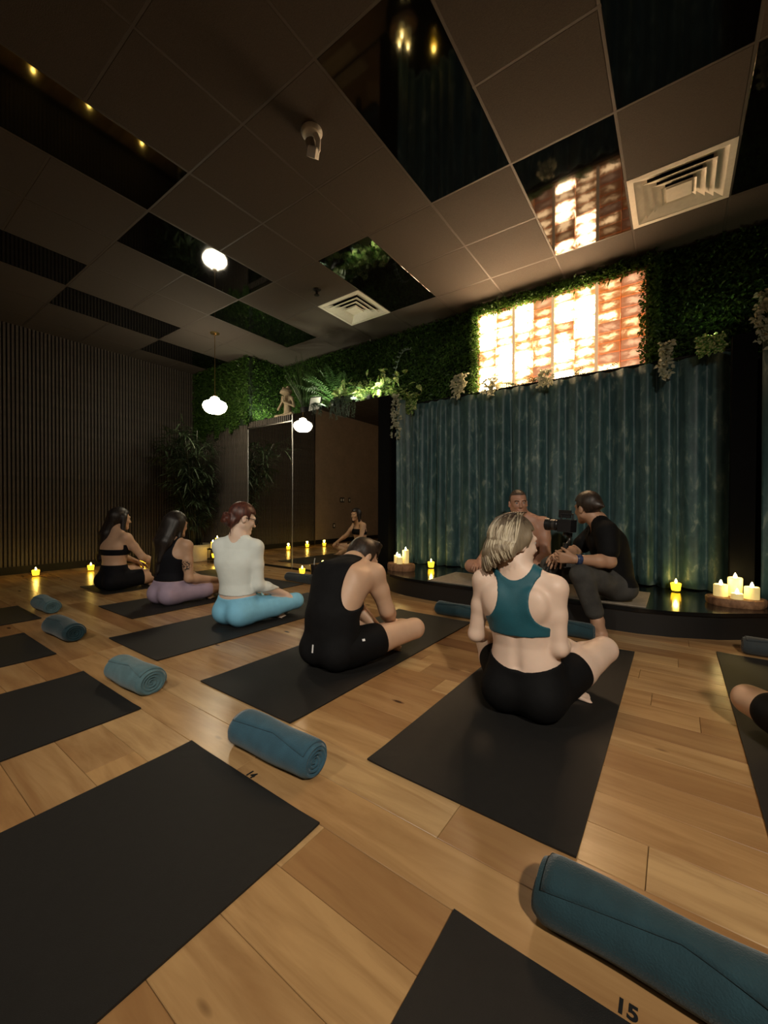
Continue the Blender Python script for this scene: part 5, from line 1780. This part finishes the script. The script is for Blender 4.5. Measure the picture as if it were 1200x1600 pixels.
# ------------------------------------------------------------------ person in lavender shorts
def p_lav():
    base = (-3.70, 1.82, 0.0065)
    root = person(base, 'long-haired person with a tattooed arm in a dark tank top and lavender shorts')
    J = dict(pel=(-3.69, 1.81, 0.108), wst=(-3.685, 1.815, 0.29), chs=(-3.68, 1.82, 0.435), nck=(-3.68, 1.835, 0.575), head=(-3.695, 1.875, 0.71), hf=(-0.20, 0.95, -0.10), hu=(0, 0.1, 1),
             shL=(-3.815, 1.785, 0.525), shR=(-3.545, 1.89, 0.520), elL=(-3.86, 1.88, 0.28), elR=(-3.515, 1.895, 0.235), wrL=(-3.84, 2.10, 0.22), wrR=(-3.505, 2.13, 0.195),
             hdL=((0.0, 0.9, -0.4), (0, -0.3, -1), (1, 0, 0), 0.5), hdR=((0.0, 0.9, -0.25), (0, -0.3, -1), (-1, 0, 0), 0.5),
             hipL=(-3.775, 1.83, 0.105), hipR=(-3.605, 1.855, 0.105), knL=(-4.02, 2.13, 0.14), knR=(-3.53, 2.24, 0.115), anL=(-3.70, 2.13, 0.055), toeL=(-3.55, 2.15, 0.040), anR=(-3.80, 2.24, 0.055), toeR=(-3.95, 2.20, 0.045))
    S, hp = build_body(J, dict(fem=True))
    tp = lerp(J['shR'], J['elR'], 0.60) + V3((0.02, -0.035, 0)) - V3(base)
    sdf_obj(S, 'body', skin_mat('skin_tattoo', (0.50, 0.31, 0.20), tuple(float(q) for q in tp)), root, base, HB)
    G = sub(S, ('torso', 'trap'))
    reg = AND(plane((-3.7, 1.8, 0.215), (0, 0, -1)), NOT(disc((-3.82, 1.8, 0.535), (0.93, 0.36, 0), (0, 0, 1), 0.075, 0.115)), NOT(disc((-3.54, 1.88, 0.525), (0.93, 0.36, 0), (0, 0, 1), 0.075, 0.115)), NOT(disc((-3.68, 1.84, 0.625), (0.93, 0.36, 0), (0, 0, 1), 0.07, 0.08)))
    sdf_obj(G, 'tank_top', C_navy, root, base, HB, 0.006, None, reg)
    G = sub(S, TORSO); legs_to(G, J, 0.60)
    sdf_obj(G, 'shorts', C_lav, root, base, HB, 0.006, None, lambda X, Y, Z: (Z - 0.215) + 0 * X + 0 * Y)
    H = Sdf(); r, f, u = hair_cap(H, hp, J, 0.96, infl=0.013)
    for k, (ox, dx, zz) in enumerate(((-0.06, -0.085, 0.30), (-0.03, -0.045, 0.27), (0.0, 0.0, 0.26), (0.035, 0.04, 0.30), (0.065, 0.075, 0.40))):
        a = hp(ox, -0.070 + abs(ox) * 0.4, 0.02)
        m = V3((-3.70 + dx * 0.9, 1.755 - 0.02 * (k == 2), 0.56)); e = V3((-3.72 + dx * 0.9, 1.705, zz))
        H.cone(a, m, 0.045, 0.042, 0.04, 'l'); H.cone(m, e, 0.042, 0.018, 0.03, 'l')
    H.cone(hp(0.078, 0.0, 0.02), hp(0.082, -0.02, -0.12), 0.024, 0.020, 0.02, 'l')
    H.cone(hp(-0.078, 0.0, 0.02), hp(-0.082, -0.02, -0.12), 0.024, 0.020, 0.02, 'l')
    cut = OR(plane(hp(0, 0.040, 0), f), AND(plane(hp(0, 0.085, 0), f), NOT(plane(hp(0, 0, 0.055), u))))
    sdf_obj(H, 'hair', HR_black, root, base, HB, 0.0, None, cut)
    eyes(root, base, hp, 0.96, J['hf'])
p_lav()

# ------------------------------------------------------------------ person in the black bra, farthest left
def p_bra():
    base = (-4.79, 1.78, 0.0065)
    root = person(base, 'long-haired person in a black bra and black shorts, farthest left and facing the mirror')
    J = dict(pel=(-4.78, 1.77, 0.108), wst=(-4.785, 1.775, 0.295), chs=(-4.795, 1.785, 0.445), nck=(-4.81, 1.80, 0.60), head=(-4.835, 1.85, 0.742), hf=(-0.05, 0.98, -0.08), hu=(0, 0.1, 1),
             shL=(-4.935, 1.755, 0.545), shR=(-4.660, 1.845, 0.540), elL=(-5.03, 1.90, 0.34), elR=(-4.605, 1.975, 0.335), wrL=(-5.06, 2.10, 0.24), wrR=(-4.66, 2.17, 0.23),
             hdL=((0.0, 0.9, -0.4), (0, -0.3, -1), (1, 0, 0), 0.5), hdR=((-0.1, 0.9, -0.3), (0, -0.3, -1), (-1, 0, 0), 0.5),
             hipL=(-4.865, 1.79, 0.105), hipR=(-4.695, 1.815, 0.105), knL=(-5.10, 2.10, 0.15), knR=(-4.645, 2.19, 0.125), anL=(-4.79, 2.10, 0.055), toeL=(-4.64, 2.12, 0.040), anR=(-4.89, 2.21, 0.055), toeR=(-5.04, 2.17, 0.045))
    S, hp = build_body(J, dict(fem=True))
    sdf_obj(S, 'body', SK_mid, root, base, HB)
    G = sub(S, ('torso',))
    ct = V3(J['chs'])
    reg = AND(plane((-4.8, 1.8, 0.365), (0, 0.0, -1)), OR(plane((-4.8, 1.8, 0.425), (0, 0, 1)), AND(plane((-4.80, 1.82, 0.49), (-0.1, -1, 0)), plane((-4.8, 1.8, 0.475), (0, 0, 1)))))
    sdf_obj(G, 'bra', C_navy, root, base, HB, 0.006, None, reg)
    b = MB(); B0 = Vector(base)
    for sg, sh in ((-1, J['shL']), (1, J['shR'])):
        a = ct + V3((sg * 0.07, 0.105, 0.02)); t_ = lerp(J['nck'], sh, 0.55) + V3((0, 0.01, 0.045)); e = ct + V3((sg * 0.075, -0.10, -0.02))
        m1 = lerp(a, t_, 0.6) + V3((0, 0.02, 0.0))
        b.tube([Vector(q) - B0 for q in (a, m1, t_)], 0.005, 6)
    b.build('bra_straps', C_navy, root, None, True)
    G = sub(S, TORSO); legs_to(G, J, 0.45)
    sdf_obj(G, 'shorts', C_navy, root, base, HB, 0.006, None, lambda X, Y, Z: (Z - 0.265) + 0 * X + 0 * Y)
    H = Sdf(); r, f, u = hair_cap(H, hp, J, 0.96, infl=0.014)
    for k, (ox, x2, x3, zz) in enumerate(((-0.07, -4.93, -4.94, 0.33), (-0.045, -4.91, -4.93, 0.30), (-0.015, -4.885, -4.905, 0.32), (0.02, -4.855, -4.88, 0.40))):
        a = hp(ox, -0.065 + abs(ox) * 0.4, 0.02); m = V3((x2, 1.735, 0.58)); e = V3((x3, 1.685, zz))
        H.cone(a, m, 0.048, 0.040, 0.04, 'l'); H.cone(m, e, 0.040, 0.020, 0.03, 'l')
    H.cone(hp(0.078, 0.005, 0.02), hp(0.085, 0.0, -0.14), 0.028, 0.024, 0.02, 'l')
    H.cone(hp(-0.078, 0.005, 0.02), hp(-0.085, 0.0, -0.14), 0.028, 0.024, 0.02, 'l')
    cut = OR(plane(hp(0, 0.042, 0), f), AND(plane(hp(0, 0.085, 0), f), NOT(plane(hp(0, 0, 0.055), u))))
    sdf_obj(H, 'hair', HR_black, root, base, HB, 0.0, None, cut)
    eyes(root, base, hp, 0.96, J['hf'])
p_bra()

# ------------------------------------------------------------------ person at the right frame edge (knee in view)
def p_edge():
    base = (0.55, 1.80, 0.0065)
    root = person(base, 'person in black shorts at the right edge, only a bent knee in view')
    J = dict(pel=(0.56, 1.80, 0.108), wst=(0.56, 1.80, 0.30), chs=(0.56, 1.80, 0.46), nck=(0.56, 1.80, 0.61), head=(0.56, 1.84, 0.75), hf=(0.0, 1.0, -0.05), hu=(0, 0.05, 1),
             shL=(0.41, 1.80, 0.55), shR=(0.71, 1.80, 0.55), elL=(0.39, 1.83, 0.32), elR=(0.74, 1.83, 0.31), wrL=(0.42, 2.00, 0.24), wrR=(0.80, 2.02, 0.24),
             hdL=((0.0, 0.9, -0.4), (0, -0.3, -1), (1, 0, 0), 0.5), hdR=((0.0, 0.9, -0.3), (0, -0.3, -1), (-1, 0, 0), 0.5),
             hipL=(0.475, 1.83, 0.105), hipR=(0.645, 1.83, 0.105), knL=(0.245, 2.14, 0.115), knR=(0.88, 2.14, 0.15), anL=(0.58, 2.18, 0.055), toeL=(0.73, 2.16, 0.045), anR=(0.55, 2.07, 0.055), toeR=(0.40, 2.07, 0.045))
    S, hp = build_body(J, dict(fem=True))
    sdf_obj(S, 'body', SK_mid, root, base, 0.007)
    G = sub(S, TORSO); legs_to(G, J, 0.72)
    sdf_obj(G, 'shorts', C_black, root, base, 0.007, 0.007, None, lambda X, Y, Z: (Z - 0.24) + 0 * X + 0 * Y)
    G = sub(S, ('torso', 'trap'))
    sdf_obj(G, 'tank_top', C_black, root, base, 0.007, 0.006, None, AND(plane((0.5, 1.8, 0.22), (0, 0, -1)), plane((0.5, 1.8, 0.56), (0, 0, 1))))
    H = Sdf(); r, f, u = hair_cap(H, hp, J, 0.96, infl=0.013)
    cut = OR(plane(hp(0, 0.030, 0), f), AND(plane(hp(0, 0.085, 0), f), NOT(plane(hp(0, 0, 0.055), u))))
    sdf_obj(H, 'hair', HR_brown, root, base, 0.007, 0.0, None, cut)
p_edge()

# ------------------------------------------------------------------ instructor on the stage
def p_inst():
    z0 = STG + 0.0068
    base = (-1.17, 3.82, z0)
    root = person(base, 'shirtless crop-haired person seated cross-legged on the stage, facing the viewer')
    J = dict(pel=(-1.17, 3.86, z0 + 0.112), wst=(-1.17, 3.85, z0 + 0.30), chs=(-1.17, 3.83, z0 + 0.455), nck=(-1.175, 3.82, z0 + 0.615), head=(-1.185, 3.77, z0 + 0.735), hf=(0.50, -0.86, -0.05), hu=(0, -0.08, 1), fwd=(0, -1, 0),
             shR=(-1.365, 3.81, z0 + 0.545), shL=(-0.975, 3.84, z0 + 0.545), elR=(-1.46, 3.74, z0 + 0.27), elL=(-0.945, 3.80, z0 + 0.26), wrR=(-1.46, 3.53, z0 + 0.20), wrL=(-1.03, 3.60, z0 + 0.14),
             hdR=((0.1, -0.9, -0.3), (0, 0.3, -1), (1, 0, 0), 0.5), hdL=((-0.5, -0.7, -0.3), (0, 0.3, -1), (-1, 0, 0), 0.5),
             hipR=(-1.26, 3.83, z0 + 0.11), hipL=(-1.08, 3.83, z0 + 0.11), knR=(-1.555, 3.56, z0 + 0.14), knL=(-0.80, 3.58, z0 + 0.15), anR=(-1.16, 3.47, z0 + 0.06), toeR=(-1.01, 3.47, z0 + 0.045), anL=(-1.20, 3.60, z0 + 0.06), toeL=(-1.36, 3.58, z0 + 0.045))
    J['pfwd'] = (0, -1, 0)
    S, hp = build_body(J, dict(fem=False))
    sdf_obj(S, 'body', SK_inst, root, base, HB)
    G = sub(S, TORSO); legs_to(G, J, 0.60, 1.0, False, 'LR', 0.006)
    sdf_obj(G, 'shorts', C_black, root, base, HB, 0.008, None, lambda X, Y, Z: (Z - z0 - 0.20) + 0 * X + 0 * Y)
    H = Sdf(); r, f, u = hair_cap(H, hp, J, 1.0, infl=0.0035)
    cut = OR(AND(plane(hp(0, 0.012, 0), f), NOT(plane(hp(0, 0, -0.035), u))), AND(plane(hp(0, 0.10, 0), f), NOT(plane(hp(0, 0, 0.072), u))))
    sdf_obj(H, 'hair', HR_buzz, root, base, 0.005, 0.0, None, cut)
    b = MB(); B0 = Vector(base)
    for sg in (-1, 1):
        b.tube([Vector(hp(sg * 0.014, 0.096, 0.018)) - B0, Vector(hp(sg * 0.034, 0.094, 0.024)) - B0, Vector(hp(sg * 0.050, 0.082, 0.018)) - B0], 0.0042, 6)
    b.build('eyebrows', HR_buzz, root, None, True)
    eyes(root, base, hp, 1.0, J['hf'])
p_inst()

# ------------------------------------------------------------------ camera operator on the stage edge
def p_cam():
    base = (-0.40, 3.36, 0.0)
    root = person(base, 'dark-haired person in a black t-shirt on the stage edge holding a video camera')
    J = dict(pel=(-0.36, 3.50, 0.295), wst=(-0.375, 3.49, 0.46), chs=(-0.42, 3.485, 0.615), nck=(-0.475, 3.485, 0.775), head=(-0.555, 3.47, 0.878), hf=(-0.78, 0.60, -0.10), hu=(-0.12, 0, 1), fwd=(-1, -0.1, 0),
             shL=(-0.405, 3.315, 0.705), shR=(-0.505, 3.655, 0.70), elL=(-0.375, 3.245, 0.495), elR=(-0.66, 3.56, 0.52), wrL=(-0.575, 3.10, 0.512), wrR=(-0.715, 3.30, 0.525),
             hdL=((-0.95, -0.15, 0.05), (0.1, 0.9, 0.1), (0, 0.1, 1), 1.15), hdR=((-0.25, -0.85, -0.35), (-0.3, 0.2, -1), (1, 0.2, 0.3), 0.7),
             hipL=(-0.375, 3.41, 0.295), hipR=(-0.40, 3.58, 0.295), knL=(-0.535, 3.115, 0.405), knR=(-0.79, 3.33, 0.42), anL=(-0.435, 3.165, 0.085), toeL=(-0.385, 3.02, 0.045), anR=(-0.77, 3.17, 0.085), toeR=(-0.85, 3.03, 0.045))
    J['pfwd'] = (-1, -0.3, 0)
    S, hp = build_body(J, dict(fem=False, w=0.96))
    sdf_obj(S, 'body', SK_tan, root, base, HB)
    G = sub(S, ('torso', 'trap', 'hips'))
    for sd in 'LR':
        sh, el = J['sh' + sd], J['el' + sd]
        G.cone(sh, lerp(sh, el, 0.66), 0.062, 0.060, 0.03, 'sl')
    reg = AND(plane((-0.37, 3.49, 0.30), (0, 0, -1)), NOT(disc(lerp(J['nck'], J['head'], 0.30), (0.2, 1, 0), (1, -0.2, 0.3), 0.075, 0.080)))
    sdf_obj(G, 't_shirt', C_black, root, base, HB, 0.011, None, reg)
    G = sub(S, ('torso', 'hips', 'thighL', 'thighR'))
    for sd in 'LR':
        kn, an = J['kn' + sd], J['an' + sd]
        G.cone(kn, lerp(kn, an, 0.80), 0.064, 0.052, 0.02, 'pl')
    sdf_obj(G, 'trousers', C_grey, root, base, HB, 0.010, None, lambda X, Y, Z: (Z - 0.45 - 0.9 * np.clip(-0.44 - X, 0, 1)) + 0 * Y)
    H = Sdf(); r, f, u = hair_cap(H, hp, J, 1.0, infl=0.013)
    H.ell(hp(0, -0.105, 0.01), (0.045, 0.035, 0.040), (r, f, u), 0.02, 'bun')
    H.cone(hp(0, -0.12, 0.01), hp(0.0, -0.155, -0.005), 0.022, 0.012, 0.015, 'bun')
    cut = OR(AND(plane(hp(0, 0.022, 0), f), NOT(plane(hp(0, 0, -0.045), u))), AND(plane(hp(0, 0.095, 0), f), NOT(plane(hp(0, 0, 0.060), u))))
    cut2 = AND(cut, NOT(disc(hp(-0.08, -0.008, -0.02), f, u, 0.028, 0.040)))
    sdf_obj(H, 'hair', HR_brown, root, base, HB, 0.0, None, cut2)
    # wrist band
    w, e = Vector(J['wrL']), Vector(J['elL'])
    d = (e - w).normalized()
    b = MB(); B0 = Vector(base)
    b.tube([w + d * 0.010 - B0, w + d * 0.016 - B0, w + d * 0.040 - B0, w + d * 0.046 - B0], [0.034, 0.037, 0.038, 0.036], 18)
    wb = b.build('watch', mat('watch_blue', (0.03, 0.05, 0.12), 0.3, var=0.5, vscale=60), root, None, True)
    w2, e2 = Vector(J['wrR']), Vector(J['elR'])
    d = (e2 - w2).normalized()
    b = MB(); b.tube([w2 + d * 0.012 - B0, w2 + d * 0.020 - B0], [0.034, 0.034], 16)
    b.build('bracelet', M_black, root, None, True)
p_cam()

# ------------------------------------------------------------------ video camera on a hand grip
def video_camera():
    c = Vector((-0.665, 3.165, 0.50))
    t = thing('video_camera', c, 'black video camera rig on a hand grip held up by the seated operator', 'video camera')
    M_cb = mat('camera_black', (0.012, 0.012, 0.013), 0.35, var=0.2, vscale=60)
    M_cg = mat('camera_grey', (0.10, 0.095, 0.09), 0.3, metal=0.6)
    M_gl = mat('lens_glass', (0.01, 0.01, 0.02), 0.05, spec=0.8)
    ax = Vector((-0.95, 0.25, 0.05)).normalized()       # lens axis, towards the seated instructor
    sd = ax.cross(Vector((0, 0, 1))).normalized(); up = sd.cross(ax)
    def obox(b, o, a0, a1, s0, s1, u0, u1):
        vs = []
        for u_ in (u0, u1):
            for a_, s_ in ((a0, s0), (a1, s0), (a1, s1), (a0, s1)):
                vs.append(o + ax * a_ + sd * s_ + up * u_)
        return b.add(vs, [(0, 3, 2, 1), (4, 5, 6, 7), (0, 1, 5, 4), (1, 2, 6, 5), (2, 3, 7, 6), (3, 0, 4, 7)])
    h = Vector((0.02, 0.0, 0.245))
    body = obox(MB(), h, -0.055, 0.045, -0.045, 0.045, -0.045, 0.045)
    body = body.build('body', M_cb, t)
    for uu in (-0.02, 0.005, 0.03):
        b = obox(MB(), h, -0.045, 0.03, 0.045, 0.050, uu - 0.006, uu + 0.006); b.build('button_row', M_cg, body)
    ln = MB().tube([h + ax * 0.045, h + ax * 0.055, h + ax * 0.060, h + ax * 0.115, h + ax * 0.120, h + ax * 0.150], [0.036, 0.036, 0.040, 0.040, 0.046, 0.048], 22)
    lo_ = smooth_angle(ln.build('lens', M_cb, t), 30)
    smooth_angle(MB().tube([h + ax * 0.075, h + ax * 0.095], [0.043, 0.043], 22).build('focus_ring', M_cg, lo_), 30)
    MB().tube([h + ax * 0.148, h + ax * 0.1515], [0.040, 0.040], 20).build('front_glass', M_gl, lo_)
    b = MB(); b.tube([h - ax * 0.045 + up * 0.045, h - ax * 0.045 + up * 0.085, h + ax * 0.04 + up * 0.085, h + ax * 0.04 + up * 0.045], 0.008, 8); b.build('top_handle', M_cb, t)
    b = obox(MB(), h + up * 0.078 + ax * 0.02, -0.05, 0.04, -0.004, 0.008, -0.022, 0.035); mo = b.build('monitor', M_cb, t)
    obox(MB(), h + up * 0.078 + ax * 0.02, -0.046, 0.036, 0.008, 0.0085, -0.018, 0.031).build('screen', mat('screen_dim', (0.02, 0.02, 0.022), 0.1), mo)
    # gimbal arm and grip
    b = MB(); b.tube([h - up * 0.05, h - up * 0.065 + sd * 0.01, h - up * 0.07 + sd * 0.06, h - up * 0.11 + sd * 0.065, h - up * 0.135 + sd * 0.03, h - up * 0.15], 0.011, 8); b.build('gimbal_arm', M_cg, t, None, True)
    for p in (h - up * 0.058, h - up * 0.07 + sd * 0.06, h - up * 0.145 + sd * 0.01):
        smooth_angle(MB().tube([p - up * 0.016, p + up * 0.016], [0.020, 0.020], 16).build('motor', M_cb, t), 30)
    smooth_angle(MB().tube([h - up * 0.155, h - up * 0.20, h - up * 0.30], [0.016, 0.0175, 0.0165], 16).build('grip', M_cb, t), 30)
video_camera()

# ------------------------------------------------------------------ frog statue on the ledge
def frog():
    base = (-4.66, 3.99, ZL)
    t = thing('frog_statue', base, 'pale stone frog statue with hands pressed together on the plant ledge', 'statue')
    M_st = mat('stone_sand', (0.42, 0.34, 0.23), 0.8, var=0.18, vscale=25, bump=0.4, bscale=120)
    x, y, z = base
    S = Sdf()
    S.slab((x, y + 0.02, z + 0.05), (x, y + 0.02, z + 0.16), 0.075, 0.060, 0.055, 0.045, (1, 0, 0), 0.03)
    S.slab((x, y + 0.02, z + 0.16), (x, y + 0.02, z + 0.31), 0.055, 0.045, 0.090, 0.052, (1, 0, 0), 0.03)
    for sg in (-1, 1):
        sh = (x + sg * 0.095, y + 0.02, z + 0.300); el = (x + sg * 0.175, y - 0.01, z + 0.165); wr = (x + sg * 0.018, y - 0.075, z + 0.235)
        S.cone(sh, el, 0.024, 0.018, 0.02); S.cone(el, wr, 0.018, 0.013, 0.012); S.cone(wr, (x + sg * 0.012, y - 0.085, z + 0.325), 0.015, 0.008, 0.006)
        S.cone((x + sg * 0.05, y, z + 0.045), (x + sg * 0.17, y - 0.05, z + 0.045), 0.045, 0.030, 0.02); S.cone((x + sg * 0.17, y - 0.05, z + 0.045), (x - sg * 0.01, y - 0.095, z + 0.028), 0.028, 0.020, 0.015)
        S.ell((x + sg * 0.048, y - 0.015, z + 0.455), (0.024, 0.024, 0.024), None, 0.012)
    S.cone((x, y + 0.02, z + 0.31), (x, y + 0.0, z + 0.36), 0.036, 0.034, 0.03)
    S.ell((x, y - 0.010, z + 0.400), (0.098, 0.078, 0.050), None, 0.02)
    S.ell((x, y - 0.035, z + 0.388), (0.086, 0.062, 0.028), None, 0.015)
    S.cone((x - 0.06, y - 0.070, z + 0.392), (x + 0.06, y - 0.070, z + 0.392), 0.004, 0.004, 0.006, '', -1)
    sdf_obj(S, 'figure', M_st, t, base, 0.006)
    b = MB().lathe([(0.0, 0.0), (0.15, 0.0), (0.155, 0.012), (0.14, 0.022), (0.0, 0.022)], 26); smooth_angle(b.build('plinth', M_st, t), 40)
frog()
